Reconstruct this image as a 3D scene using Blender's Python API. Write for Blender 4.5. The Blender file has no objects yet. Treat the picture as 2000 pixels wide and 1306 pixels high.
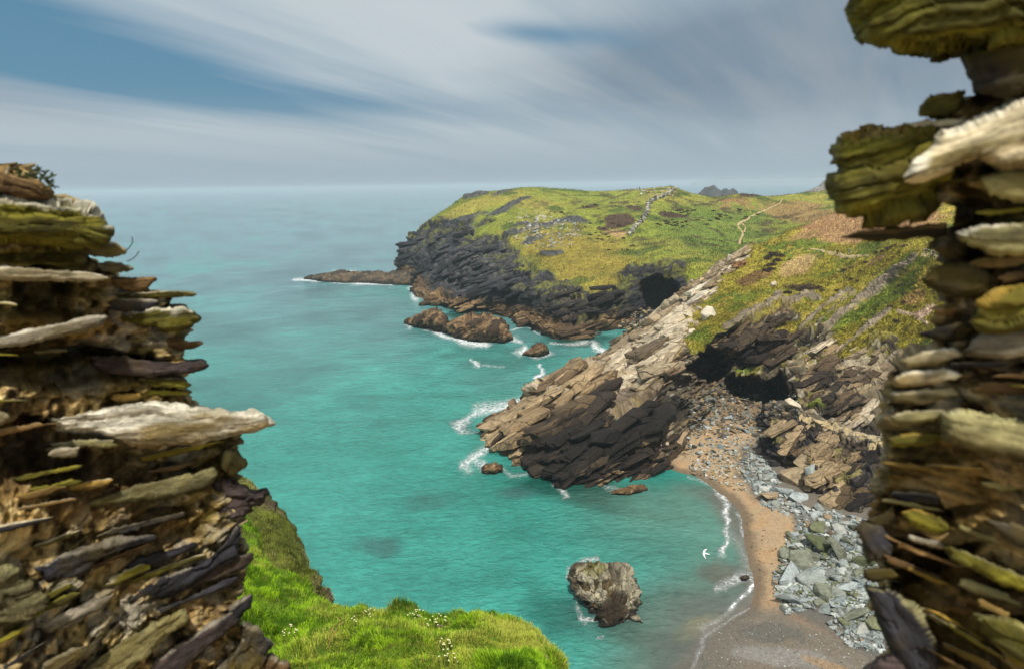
import bpy, bmesh, math, random, numpy as np
from mathutils import Vector, Matrix
from mathutils.bvhtree import BVHTree

# ------------------------------------------------------------------ camera
FPX, CX, CY = 1333.0, 1000.0, 653.0
PITCH, ROLL, EYE = math.radians(12.35), math.radians(0.9), 50.0
sc = bpy.context.scene
COL = sc.collection
_sp, _cp, _sr, _cr = math.sin(PITCH), math.cos(PITCH), math.sin(ROLL), math.cos(ROLL)
Fv = np.array([0, _cp, -_sp]); U0 = np.array([0, _sp, _cp]); X0 = np.array([1.0, 0, 0])
Rv = _cr * X0 - _sr * U0
Uv = _cr * U0 + _sr * X0
CAM = np.array([0.0, 0.0, EYE])

def ray(px, py):
    return Fv + (px - CX) / FPX * Rv + (CY - py) / FPX * Uv

def P(px, py, Y=None, z=None):
    d = ray(px, py)
    t = (Y / d[1]) if Y is not None else ((z - EYE) / d[2])
    return CAM + d * t

def proj(p):
    q = p - CAM
    f = q @ Fv
    f = np.where(f < 0.05, 0.05, f)
    return CX + FPX * (q @ Rv) / f, CY - FPX * (q @ Uv) / f

# ------------------------------------------------------------------ noise
def _h(ix, iy, iz, seed=0):
    with np.errstate(over='ignore'):
        h = (ix.astype(np.int64) * 374761393 + iy.astype(np.int64) * 668265263 + iz.astype(np.int64) * 2147483647 + seed * 974634777) & 0xFFFFFFFF
        h = ((h ^ (h >> 13)) * 1274126177) & 0xFFFFFFFF
        h = (h ^ (h >> 16))
        h = (h * 2246822519) & 0xFFFFFFFF
        h = h ^ (h >> 15)
    return (h & 0xFFFFFF) / float(0xFFFFFF)

def vnoise(p, seed=0):
    i = np.floor(p).astype(np.int64); f = p - i
    u = f * f * f * (f * (f * 6 - 15) + 10)
    r = 0
    for a in (0, 1):
        wa = u[..., 0] if a else 1 - u[..., 0]
        for b in (0, 1):
            wb = u[..., 1] if b else 1 - u[..., 1]
            for c in (0, 1):
                wc = u[..., 2] if c else 1 - u[..., 2]
                r = r + wa * wb * wc * _h(i[..., 0] + a, i[..., 1] + b, i[..., 2] + c, seed)
    return r * 2 - 1

def fbm(p, freq=1.0, octs=4, seed=0, gain=0.5, lac=2.07):
    s = 0; a = 1.0; n = 0
    q = np.asarray(p) * freq
    for o in range(octs):
        s = s + a * vnoise(q + 17.3 * o, seed + o); n += a
        a *= gain; q = q * lac
    return s / n * 1.6

def ridged(p, freq=1.0, octs=4, seed=0, gain=0.55):
    s = 0; a = 1.0; n = 0; q = np.asarray(p) * freq
    for o in range(octs):
        s = s + a * (1 - 2 * np.abs(vnoise(q + 9.1 * o, seed + o))); n += a
        a *= gain; q = q * 2.1
    return s / n

def sstep(a, b, x):
    t = np.clip((x - a) / (b - a + 1e-12), 0, 1)
    return t * t * (3 - 2 * t)

def unit(v):
    v = np.asarray(v, float); return v / np.linalg.norm(v)

def strata(p, nb, sd, T, L, seed=0, warp=0.5, groove=0.0):
    """blocky layered rock: layers of thickness T along nb, joints every L along the bed. returns (offset -1..1, hash 0..1)"""
    nb = unit(nb); a = unit(np.cross(nb, sd)); b = np.cross(nb, a)
    w = fbm(p, 0.35 / T, 3, seed + 5) * warp
    s = p @ nb / T + w
    k = np.floor(s)
    thick = _h(k, k * 0, k * 0, seed)
    k2 = np.floor(s * 0.5 + thick * 0.3)
    ua = p @ a / L + _h(k, k * 0 + 3, k * 0, seed) * 7 + fbm(p, 0.8 / L, 2, seed + 9) * 0.5
    ub = p @ b / L + _h(k, k * 0 + 5, k * 0, seed) * 7 + fbm(p, 0.8 / L, 2, seed + 13) * 0.5
    ia, ib = np.floor(ua), np.floor(ub)
    h = _h(k, ia, ib, seed + 2)
    d = (h * 2 - 1) * 0.75 + (_h(k2, k2 * 0, k2 * 0, seed + 7) * 2 - 1) * 0.25
    if groove:
        fs = s - k; fa = ua - ia; fb = ub - ib
        e = np.minimum(np.minimum(fs, 1 - fs) * T, np.minimum(np.minimum(fa, 1 - fa), np.minimum(fb, 1 - fb)) * L)
        d = d - groove * (1 - sstep(0, 0.12 * T, e))
    return d, h

# ------------------------------------------------------------------ 2-D masks in the loft's own layout
def sdist(px, py, poly):
    poly = np.asarray(poly, float); n = len(poly)
    d = np.full(px.shape, 1e9); inside = np.zeros(px.shape, bool)
    for i in range(n):
        x0, y0 = poly[i]; x1, y1 = poly[(i + 1) % n]
        ex, ey = x1 - x0, y1 - y0
        t = np.clip(((px - x0) * ex + (py - y0) * ey) / (ex * ex + ey * ey + 1e-9), 0, 1)
        d = np.minimum(d, np.hypot(px - x0 - t * ex, py - y0 - t * ey))
        c = ((y0 > py) != (y1 > py)) & (px < ex * (py - y0) / (ey + 1e-12) + x0)
        inside ^= c
    return np.where(inside, d, -d)

def ldist(px, py, line):
    d = np.full(px.shape, 1e9)
    for (x0, y0), (x1, y1) in zip(line[:-1], line[1:]):
        ex, ey = x1 - x0, y1 - y0
        t = np.clip(((px - x0) * ex + (py - y0) * ey) / (ex * ex + ey * ey + 1e-9), 0, 1)
        d = np.minimum(d, np.hypot(px - x0 - t * ex, py - y0 - t * ey))
    return d

def ell(px, py, cx, cy, rx, ry, ang=0):
    c, s = math.cos(math.radians(ang)), math.sin(math.radians(ang))
    x, y = px - cx, py - cy
    return np.hypot((x * c + y * s) / rx, (-x * s + y * c) / ry)

def S(r, g, b, k=1.0):
    v = np.array([r, g, b], float) / 255
    return np.where(v <= 0.04045, v / 12.92, ((v + 0.055) / 1.055) ** 2.4) * k

def mixc(c, m, col):
    m = np.asarray(m)[..., None]
    return c * (1 - m) + np.asarray(col) * m

# ------------------------------------------------------------------ lofted surfaces
def _cr(P0, P1, P2, P3, t, k):
    a = 0.5 * (2 * P1 + (P2 - P0) * t + (2 * P0 - 5 * P1 + 4 * P2 - P3) * t ** 2 + (3 * P1 - P0 - 3 * P2 + P3) * t ** 3)
    return a * k + (P1 * (1 - t) + P2 * t) * (1 - k)

def resample(A, counts, k):
    n = A.shape[0]; out = []
    ext = np.concatenate([[2 * A[0] - A[1]], A, [2 * A[-1] - A[-2]]])
    for i in range(n - 1):
        for j in range(counts[i]):
            out.append(_cr(ext[i], ext[i + 1], ext[i + 2], ext[i + 3], j / counts[i], k))
    out.append(A[-1])
    return np.array(out)

def loft(ctrl, step=1.9, k=0.7, minw=None):
    """ctrl (rows, cols, 3) world points -> dense grid about `step` photo pixels apart"""
    A = np.array(ctrl, float)
    def counts(A):
        x, y = proj(A)
        l = np.hypot(np.diff(x, axis=0), np.diff(y, axis=0))
        L3 = np.linalg.norm(np.diff(A, axis=0), axis=-1)
        l = np.minimum(l, 400)
        return [int(max(2, min(260, round(max(np.percentile(l[i], 75), 1) / step)))) for i in range(l.shape[0])]
    c0 = counts(A)
    A = resample(A, c0, k)
    B = A.transpose(1, 0, 2)
    c1 = counts(B)
    B = resample(B, c1, k)
    return B.transpose(1, 0, 2)

def normals(G, flip=False):
    du = np.gradient(G, axis=1); dv = np.gradient(G, axis=0)
    n = np.cross(du, dv)
    n /= np.linalg.norm(n, axis=-1, keepdims=True) + 1e-12
    return -n if flip else n

def orient(G, N, toward=CAM):
    m = ((toward - G) * N).sum(-1)
    return N if np.median(m) > 0 else -N

# ------------------------------------------------------------------ meshes
def mesh_from(name, V, Fq, mat, col=None, parent=None, smooth=True, extra=None):
    me = bpy.data.meshes.new(name)
    V = np.asarray(V, np.float32).reshape(-1, 3)
    Fq = np.asarray(Fq, np.int32)
    nf, k = Fq.shape
    me.vertices.add(len(V)); me.vertices.foreach_set('co', V.ravel())
    me.loops.add(nf * k); me.loops.foreach_set('vertex_index', Fq.ravel())
    me.polygons.add(nf)
    me.polygons.foreach_set('loop_start', np.arange(0, nf * k, k, dtype=np.int32))
    me.polygons.foreach_set('loop_total', np.full(nf, k, np.int32))
    me.polygons.foreach_set('use_smooth', np.full(nf, smooth))
    me.update(calc_edges=True)
    if col is not None:
        at = me.color_attributes.new('Col', 'FLOAT_COLOR', 'POINT')
        c = np.ones((len(V), 4), np.float32); c[:, :3] = np.asarray(col).reshape(-1, 3)
        at.data.foreach_set('color', c.ravel())
    for nm, arr in (extra or {}).items():
        arr = np.asarray(arr, np.float32)
        if arr.ndim and arr.shape[-1] == 3 and arr.size == len(V) * 3:
            a = me.attributes.new(nm, 'FLOAT_VECTOR', 'POINT'); a.data.foreach_set('vector', arr.ravel()); continue
        a = me.attributes.new(nm, 'FLOAT', 'POINT'); a.data.foreach_set('value', np.asarray(arr, np.float32).ravel())
    if mat: me.materials.append(mat)
    o = bpy.data.objects.new(name, me); COL.objects.link(o)
    if parent: o.parent = parent
    return o

def gridfaces(nr, nc, flip=False):
    i = np.arange(nr * nc).reshape(nr, nc)
    f = np.stack([i[:-1, :-1], i[:-1, 1:], i[1:, 1:], i[1:, :-1]], -1).reshape(-1, 4)
    return f[:, ::-1] if flip else f

def grid_obj(name, G, mat, col=None, parent=None, toward=None, smooth=True, extra=None):
    nr, nc = G.shape[:2]
    N = normals(G)
    flip = np.median(((CAM if toward is None else toward) - G) .reshape(-1, 3)[:, :] @ np.array([0, 0, 0]) ) if False else False
    m = (((CAM if toward is None else toward) - G) * N).sum(-1)
    return mesh_from(name, G, gridfaces(nr, nc, flip=np.median(m) < 0), mat, col, parent, smooth, extra)

def tag(o, label=None, cat=None, group=None, kind=None):
    if label: o['label'] = label
    if cat: o['category'] = cat
    if group: o['group'] = group
    if kind: o['kind'] = kind
    return o

def empty(name, loc, rz=0.0):
    o = bpy.data.objects.new(name, None); COL.objects.link(o)
    o.location = Vector([float(v) for v in loc]); o.rotation_euler = (0, 0, rz)
    o.empty_display_size = 0.2
    return o

# ------------------------------------------------------------------ materials
class NT:
    def __init__(s, name):
        s.m = bpy.data.materials.new(name); s.m.use_nodes = True
        s.t = s.m.node_tree; s.t.nodes.clear()
        s.out = s.n('ShaderNodeOutputMaterial'); s.b = s.n('ShaderNodeBsdfPrincipled')
        s.l(s.b.outputs[0], s.out.inputs[0])
    def n(s, typ, **kw):
        nd = s.t.nodes.new(typ)
        for k, v in kw.items():
            if k.startswith('i_'):
                key = k[2:].replace('_', ' ')
                nd.inputs[key].default_value = v
            else: setattr(nd, k, v)
        return nd
    def l(s, a, b): s.t.links.new(a, b)
    def math(s, op, a, b=None, c=None, clamp=False):
        nd = s.n('ShaderNodeMath'); nd.operation = op; nd.use_clamp = clamp
        for i, v in enumerate((a, b, c)):
            if v is None: continue
            if isinstance(v, (int, float)): nd.inputs[i].default_value = v
            else: s.l(v, nd.inputs[i])
        return nd.outputs[0]
    def mix(s, fac, a, b, blend='MIX'):
        nd = s.n('ShaderNodeMix'); nd.data_type = 'RGBA'; nd.blend_type = blend
        for idx, v in ((0, fac), (6, a), (7, b)):
            if isinstance(v, (int, float)): nd.inputs[idx].default_value = v
            elif isinstance(v, (tuple, list, np.ndarray)): nd.inputs[idx].default_value = (*[float(x) for x in v[:3]], 1)
            else: s.l(v, nd.inputs[idx])
        return nd.outputs[2]
    def noise(s, vec, scale, detail=4, rough=0.6, dist=0.0, out='Fac'):
        nd = s.n('ShaderNodeTexNoise'); nd.inputs['Scale'].default_value = scale
        nd.inputs['Detail'].default_value = detail; nd.inputs['Roughness'].default_value = rough
        nd.inputs['Distortion'].default_value = dist
        if vec is not None: s.l(vec, nd.inputs['Vector'])
        return nd.outputs[out]
    def ramp(s, fac, stops):
        nd = s.n('ShaderNodeValToRGB'); cr = nd.color_ramp
        while len(cr.elements) < len(stops): cr.elements.new(0.5)
        for e, (p, c) in zip(cr.elements, stops):
            e.position = p; e.color = (*c, 1) if len(c) == 3 else c
        s.l(fac, nd.inputs[0]); return nd.outputs[0]
    def maprange(s, v, a, b, c, d):
        nd = s.n('ShaderNodeMapRange'); s.l(v, nd.inputs[0])
        for i, x in enumerate((a, b, c, d)): nd.inputs[i + 1].default_value = x
        return nd.outputs[0]
    def bump(s, h, strength, dist, normal=None):
        nd = s.n('ShaderNodeBump'); nd.inputs['Strength'].default_value = strength; nd.inputs['Distance'].default_value = dist
        s.l(h, nd.inputs['Height'])
        if normal is not None: s.l(normal, nd.inputs['Normal'])
        return nd.outputs[0]

def terrain_mat(name, sc1, bump_d, rough=0.9, amp=0.45, aniso=None, detail_amp=0.5, spec=0.3):
    """base colour from the surface's own colour map, broken up by fine noise, with bump at scale sc1 (1/m)"""
    m = NT(name)
    at = m.n('ShaderNodeAttribute'); at.attribute_name = 'Col'
    tc = m.n('ShaderNodeTexCoord')
    vec = tc.outputs['Object']
    if aniso:
        mp = m.n('ShaderNodeMapping'); mp.inputs['Rotation'].default_value = aniso[0]; mp.inputs['Scale'].default_value = aniso[1]
        m.l(vec, mp.inputs['Vector']); avec = mp.outputs[0]
    else: avec = vec
    n1 = m.noise(avec, sc1, 6, 0.7, 0.3)
    n2 = m.noise(vec, sc1 * 3.7, 4, 0.65)
    v1 = m.maprange(n1, 0.25, 0.75, 1 - amp, 1 + amp)
    v2 = m.maprange(n2, 0.3, 0.7, 1 - detail_amp, 1 + detail_amp)
    v = m.math('MULTIPLY', v1, v2)
    cmb = m.n('ShaderNodeCombineColor'); [m.l(v, cmb.inputs[i]) for i in range(3)]
    c = m.mix(1.0, at.outputs['Color'], cmb.outputs[0], 'MULTIPLY')
    m.l(c, m.b.inputs['Base Color'])
    m.b.inputs['Roughness'].default_value = rough
    m.b.inputs['Specular IOR Level'].default_value = spec
    h = m.math('ADD', n1, m.math('MULTIPLY', n2, 0.4))
    m.l(m.bump(h, 0.9, bump_d), m.b.inputs['Normal'])
    return m.m

def land_mat(name, sc_rock, sc_turf, bd_rock, bd_turf, stretch=5.0):
    """rock is streaked and split along its bedding ('bed'), turf is clumpy; 'rock' says which is which"""
    m = NT(name)
    at = m.n('ShaderNodeAttribute'); at.attribute_name = 'Col'
    rk = m.n('ShaderNodeAttribute'); rk.attribute_name = 'rock'
    bd = m.n('ShaderNodeAttribute'); bd.attribute_name = 'bed'
    tc = m.n('ShaderNodeTexCoord'); ob = tc.outputs['Object']
    mp = m.n('ShaderNodeMapping'); mp.inputs['Scale'].default_value = (1, .8, stretch); m.l(bd.outputs['Vector'], mp.inputs[0])
    mp3 = m.n('ShaderNodeMapping'); mp3.inputs['Scale'].default_value = (1.6, 1.2, stretch * .55); m.l(bd.outputs['Vector'], mp3.inputs[0])
    r1 = m.noise(mp.outputs[0], sc_rock, 7, .72, .5); r2 = m.noise(mp3.outputs[0], sc_rock * 2.6, 6, .75, .3); r3 = m.noise(ob, sc_rock * .45, 4, .6, .4)
    vo = m.n('ShaderNodeTexVoronoi'); vo.feature = 'DISTANCE_TO_EDGE'; vo.inputs['Scale'].default_value = sc_rock * .7
    wv = m.n('ShaderNodeVectorMath'); wv.operation = 'MULTIPLY_ADD'; m.l(m.noise(ob, sc_rock * .8, 4, .6, 0, 'Color'), wv.inputs[0]); wv.inputs[1].default_value = (1.2, 1.2, 1.2)
    mp4 = m.n('ShaderNodeMapping'); mp4.inputs['Scale'].default_value = (.55, .8, stretch * .5); m.l(bd.outputs['Vector'], mp4.inputs[0]); m.l(mp4.outputs[0], wv.inputs[2]); m.l(wv.outputs[0], vo.inputs['Vector'])
    crack = m.maprange(vo.outputs['Distance'], 0.0, 0.05, 0.0, 1.0)
    t1 = m.noise(ob, sc_turf, 6, .72, .3); t2 = m.noise(ob, sc_turf * 3.5, 5, .7); t3 = m.noise(ob, sc_turf * .22, 4, .6)
    vr = m.math('MULTIPLY', m.math('MULTIPLY', m.maprange(r1, .3, .7, .66, 1.34), m.maprange(r2, .3, .7, .66, 1.36)), m.maprange(r3, .3, .7, .8, 1.2))
    vr = m.math('MULTIPLY', vr, m.maprange(crack, 0, 1, .70, 1.0))
    vt = m.math('MULTIPLY', m.math('MULTIPLY', m.maprange(t1, .3, .7, .55, 1.42), m.maprange(t2, .3, .7, .62, 1.38)), m.maprange(t3, .3, .7, .85, 1.15))
    mv = m.n('ShaderNodeMix'); mv.data_type = 'FLOAT'; m.l(rk.outputs['Fac'], mv.inputs[0]); m.l(vt, mv.inputs[2]); m.l(vr, mv.inputs[3])
    cmb = m.n('ShaderNodeCombineColor'); [m.l(mv.outputs[0], cmb.inputs[i]) for i in range(3)]
    m.l(m.mix(1.0, at.outputs['Color'], cmb.outputs[0], 'MULTIPLY'), m.b.inputs['Base Color'])
    m.b.inputs['Roughness'].default_value = .88; m.b.inputs['Specular IOR Level'].default_value = .3
    hr = m.math('ADD', m.math('ADD', r1, m.math('MULTIPLY', r2, .45)), m.math('MULTIPLY', crack, .5))
    ht = m.math('ADD', t1, m.math('MULTIPLY', t2, .4))
    mh = m.n('ShaderNodeMix'); mh.data_type = 'FLOAT'; m.l(rk.outputs['Fac'], mh.inputs[0]); m.l(m.math('MULTIPLY', ht, bd_turf), mh.inputs[2]); m.l(m.math('MULTIPLY', hr, bd_rock), mh.inputs[3])
    m.l(m.bump(mh.outputs[0], 1.0, 1.0), m.b.inputs['Normal'])
    return m.m

def bedq(G, nb, sd):
    nb = unit(nb); a = unit(np.cross(nb, sd)); b = np.cross(nb, a)
    return np.stack([G @ a, G @ b, G @ nb], -1)

def simple_mat(name, col, rough=0.8, scale=8.0, amp=0.25, metal=0.0, objrand=0.0, bump=0.0, spec=0.4):
    m = NT(name)
    tc = m.n('ShaderNodeTexCoord')
    n1 = m.noise(tc.outputs['Object'], scale, 5, 0.65)
    v = m.maprange(n1, 0.3, 0.7, 1 - amp, 1 + amp)
    if objrand:
        oi = m.n('ShaderNodeObjectInfo')
        v = m.math('MULTIPLY', v, m.maprange(oi.outputs['Random'], 0, 1, 1 - objrand, 1 + objrand))
    cmb = m.n('ShaderNodeCombineColor'); [m.l(v, cmb.inputs[i]) for i in range(3)]
    m.l(m.mix(1.0, tuple(col), cmb.outputs[0], 'MULTIPLY'), m.b.inputs['Base Color'])
    m.b.inputs['Roughness'].default_value = rough; m.b.inputs['Metallic'].default_value = metal
    m.b.inputs['Specular IOR Level'].default_value = spec
    if bump: m.l(m.bump(n1, 0.8, bump), m.b.inputs['Normal'])
    return m.m
# ------------------------------------------------------------------ render, camera, light, sky
sc.render.engine = 'CYCLES'
sc.view_settings.view_transform = 'Standard'; sc.view_settings.look = 'None'
sc.view_settings.exposure = 0.35; sc.view_settings.gamma = 1.0
cy = sc.cycles
cy.use_denoising = True
cy.max_bounces = 5; cy.diffuse_bounces = 2; cy.glossy_bounces = 2; cy.transmission_bounces = 2; cy.volume_bounces = 1
cy.use_adaptive_sampling = True; cy.adaptive_threshold = 0.015
cy.volume_step_rate = 4.0

cam = bpy.data.cameras.new('camera'); co = bpy.data.objects.new('camera', cam); COL.objects.link(co)
cam.sensor_width = 36.0; cam.lens = FPX / 2000 * 36.0
cam.clip_start = 0.05; cam.clip_end = 120000
M = Matrix([[Rv[0], Uv[0], -Fv[0], 0], [Rv[1], Uv[1], -Fv[1], 0], [Rv[2], Uv[2], -Fv[2], EYE], [0, 0, 0, 1]])
co.matrix_world = M
cam.dof.use_dof = True; cam.dof.focus_distance = 120.0; cam.dof.aperture_fstop = 6.4
sc.camera = co

SUN_EL, SUN_AZ = math.radians(55), math.radians(168)      # azimuth measured clockwise from +Y
sl = bpy.data.lights.new('sun', 'SUN'); sl.energy = 3.8; sl.angle = math.radians(4.0); sl.color = (1.0, 0.94, 0.84)
so = bpy.data.objects.new('sun', sl); COL.objects.link(so)
sd_ = Vector((math.sin(SUN_AZ) * math.cos(SUN_EL), math.cos(SUN_AZ) * math.cos(SUN_EL), math.sin(SUN_EL)))
so.rotation_euler = sd_.to_track_quat('Z', 'Y').to_euler()
so.location = (0, 0, 200)

w = bpy.data.worlds.new('World'); sc.world = w; w.use_nodes = True
class WT(NT):
    def __init__(s, t): s.t = t
wt = WT(w.node_tree); w.node_tree.nodes.clear()
wo = wt.n('ShaderNodeOutputWorld'); bg = wt.n('ShaderNodeBackground'); bg.inputs['Strength'].default_value = 0.1
wt.l(bg.outputs[0], wo.inputs[0])
tc = wt.n('ShaderNodeTexCoord'); sep = wt.n('ShaderNodeSeparateXYZ'); wt.l(tc.outputs['Generated'], sep.inputs[0])
X, Y, Z = sep.outputs
zc = wt.math('MAXIMUM', Z, 0.0)
el = wt.math('MULTIPLY', wt.math('ARCSINE', zc), 57.2958)                 # degrees above the horizon
az = wt.math('MULTIPLY', wt.math('ARCTAN2', X, Y), 57.2958)               # degrees right of north
den = wt.math('ADD', zc, 0.10)
u = wt.math('DIVIDE', X, den); v = wt.math('DIVIDE', Y, den)
cb = wt.n('ShaderNodeCombineXYZ'); wt.l(u, cb.inputs[0]); wt.l(v, cb.inputs[1])
rot = wt.n('ShaderNodeMapping'); rot.vector_type = 'POINT'; rot.inputs['Rotation'].default_value = (0, 0, math.radians(30))
wt.l(cb.outputs[0], rot.inputs[0])
def streak(scx, scy, scale, detail, rough, off, dist=0.6):
    mp = wt.n('ShaderNodeMapping'); mp.inputs['Scale'].default_value = (scx, scy, 1); mp.inputs['Location'].default_value = off
    wt.l(rot.outputs[0], mp.inputs[0])
    return wt.noise(mp.outputs[0], scale, detail, rough, dist)
s1 = streak(1.0, 0.16, 0.9, 6, 0.5, (3.1, 0.4, 0), 0.5)
s2 = streak(1.0, 0.10, 2.6, 6, 0.55, (1.3, 7.7, 0), 0.4)
s3 = streak(0.6, 0.35, 0.7, 4, 0.5, (5.3, 2.7, 2), 0.8)
def blob(a0, e0, ra, re, tilt=0.0):
    """soft patch centred at azimuth a0, elevation e0 (degrees)"""
    da = wt.math('SUBTRACT', az, a0); de = wt.math('SUBTRACT', el, e0)
    de = wt.math('SUBTRACT', de, wt.math('MULTIPLY', da, tilt))
    q = wt.math('ADD', wt.math('POWER', wt.math('ABSOLUTE', wt.math('DIVIDE', da, ra)), 2.0), wt.math('POWER', wt.math('ABSOLUTE', wt.math('DIVIDE', de, re)), 2.0))
    return wt.math('EXPONENT', wt.math('MULTIPLY', q, -1.0))
gap = wt.math('MULTIPLY', blob(-29, 8.0, 15, 2.8, -0.10), 1.15)
gap = wt.math('ADD', gap, wt.math('MULTIPLY', blob(-38, 12.6, 14, 2.6, -0.16), 0.85))
gap = wt.math('ADD', gap, wt.math('MULTIPLY', blob(3.0, 11.3, 6, 0.8, -0.09), 0.80))
gap = wt.math('ADD', gap, wt.math('MULTIPLY', blob(-10, 6.2, 13, 1.1, -0.05), 0.55))
s4 = streak(1.0, 0.07, 6.5, 7, 0.6, (9.3, 2.2, 0), 0.3)
t = wt.math('ADD', wt.math('MULTIPLY', wt.math('SUBTRACT', s1, 0.5), 2.1), wt.math('ADD', wt.math('MULTIPLY', wt.math('SUBTRACT', s2, 0.5), 0.85), wt.math('MULTIPLY', wt.math('SUBTRACT', s4, 0.5), 0.25)))
g = wt.math('ADD', gap, wt.math('MULTIPLY', wt.math('SUBTRACT', t, 0.12), -1.0))
g = wt.maprange(g, 0.12, 1.15, 0.0, 1.0)
grey = wt.math('ADD', wt.math('MULTIPLY', blob(13, 8.5, 13, 4.0, 0.02), 1.0), wt.math('MULTIPLY', blob(30, 10.0, 14, 9.0, 0.0), 1.0))
grey = wt.math('ADD', grey, wt.math('MULTIPLY', wt.math('SUBTRACT', s3, 0.5), 1.1))
grey = wt.math('ADD', grey, wt.math('MULTIPLY', blob(-36, 6.3, 9, 2.0, 0.0), 0.7))
grey = wt.maprange(grey, 0.05, 1.0, 0.0, 1.0)
sky = wt.n('ShaderNodeTexSky'); sky.sky_type = 'NISHITA'; sky.sun_disc = False
sky.sun_elevation = SUN_EL; sky.sun_rotation = SUN_AZ
SK = 9.0 / 1.27
pale = S(198, 210, 217, SK); dark = S(130, 148, 164, SK); blue = S(88, 138, 168, SK)
cloud = wt.mix(grey, pale, dark)
cloud = wt.mix(wt.maprange(t, -0.35, 0.4, 0.0, 0.30), cloud, tuple(S(226, 230, 233, SK)))
bl = wt.mix(0.12, tuple(blue), sky.outputs[0])
c = wt.mix(g, cloud, bl)
hz = wt.maprange(el, 1.0, 7.5, 1.0, 0.0)
hz = wt.math('POWER', hz, 1.3)
c = wt.mix(hz, c, tuple(S(170, 187, 199, SK)))
# the part of the overcast high above the picture, brighter with the veiled sun behind it
hi = wt.maprange(el, 14, 45, 0.0, 1.0)
c = wt.mix(hi, c, tuple(S(222, 221, 218, SK * 0.98)))
wt.l(c, bg.inputs['Color'])

# haze: one closed box of even air round the whole scene
hm = bpy.data.materials.new('haze_air'); hm.use_nodes = True; t_ = hm.node_tree; t_.nodes.clear()
o_ = t_.nodes.new('ShaderNodeOutputMaterial'); pv = t_.nodes.new('ShaderNodeVolumePrincipled')
pv.inputs['Color'].default_value = (0.74, 0.86, 0.96, 1); pv.inputs['Density'].default_value = 0.00019
pv.inputs['Anisotropy'].default_value = 0.2
t_.links.new(pv.outputs[0], o_.inputs['Volume'])
HX, HT = 62000, 70.0
hv = [(x, y, z) for x in (-HX, HX) for y in (-400, 62000) for z in (-31, HT)]
hf = [(0, 1, 3, 2), (4, 6, 7, 5), (0, 4, 5, 1), (2, 3, 7, 6), (0, 2, 6, 4), (1, 5, 7, 3)]
hz_o = mesh_from('haze', hv, hf, hm, smooth=False); tag(hz_o, kind='stuff')

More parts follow.
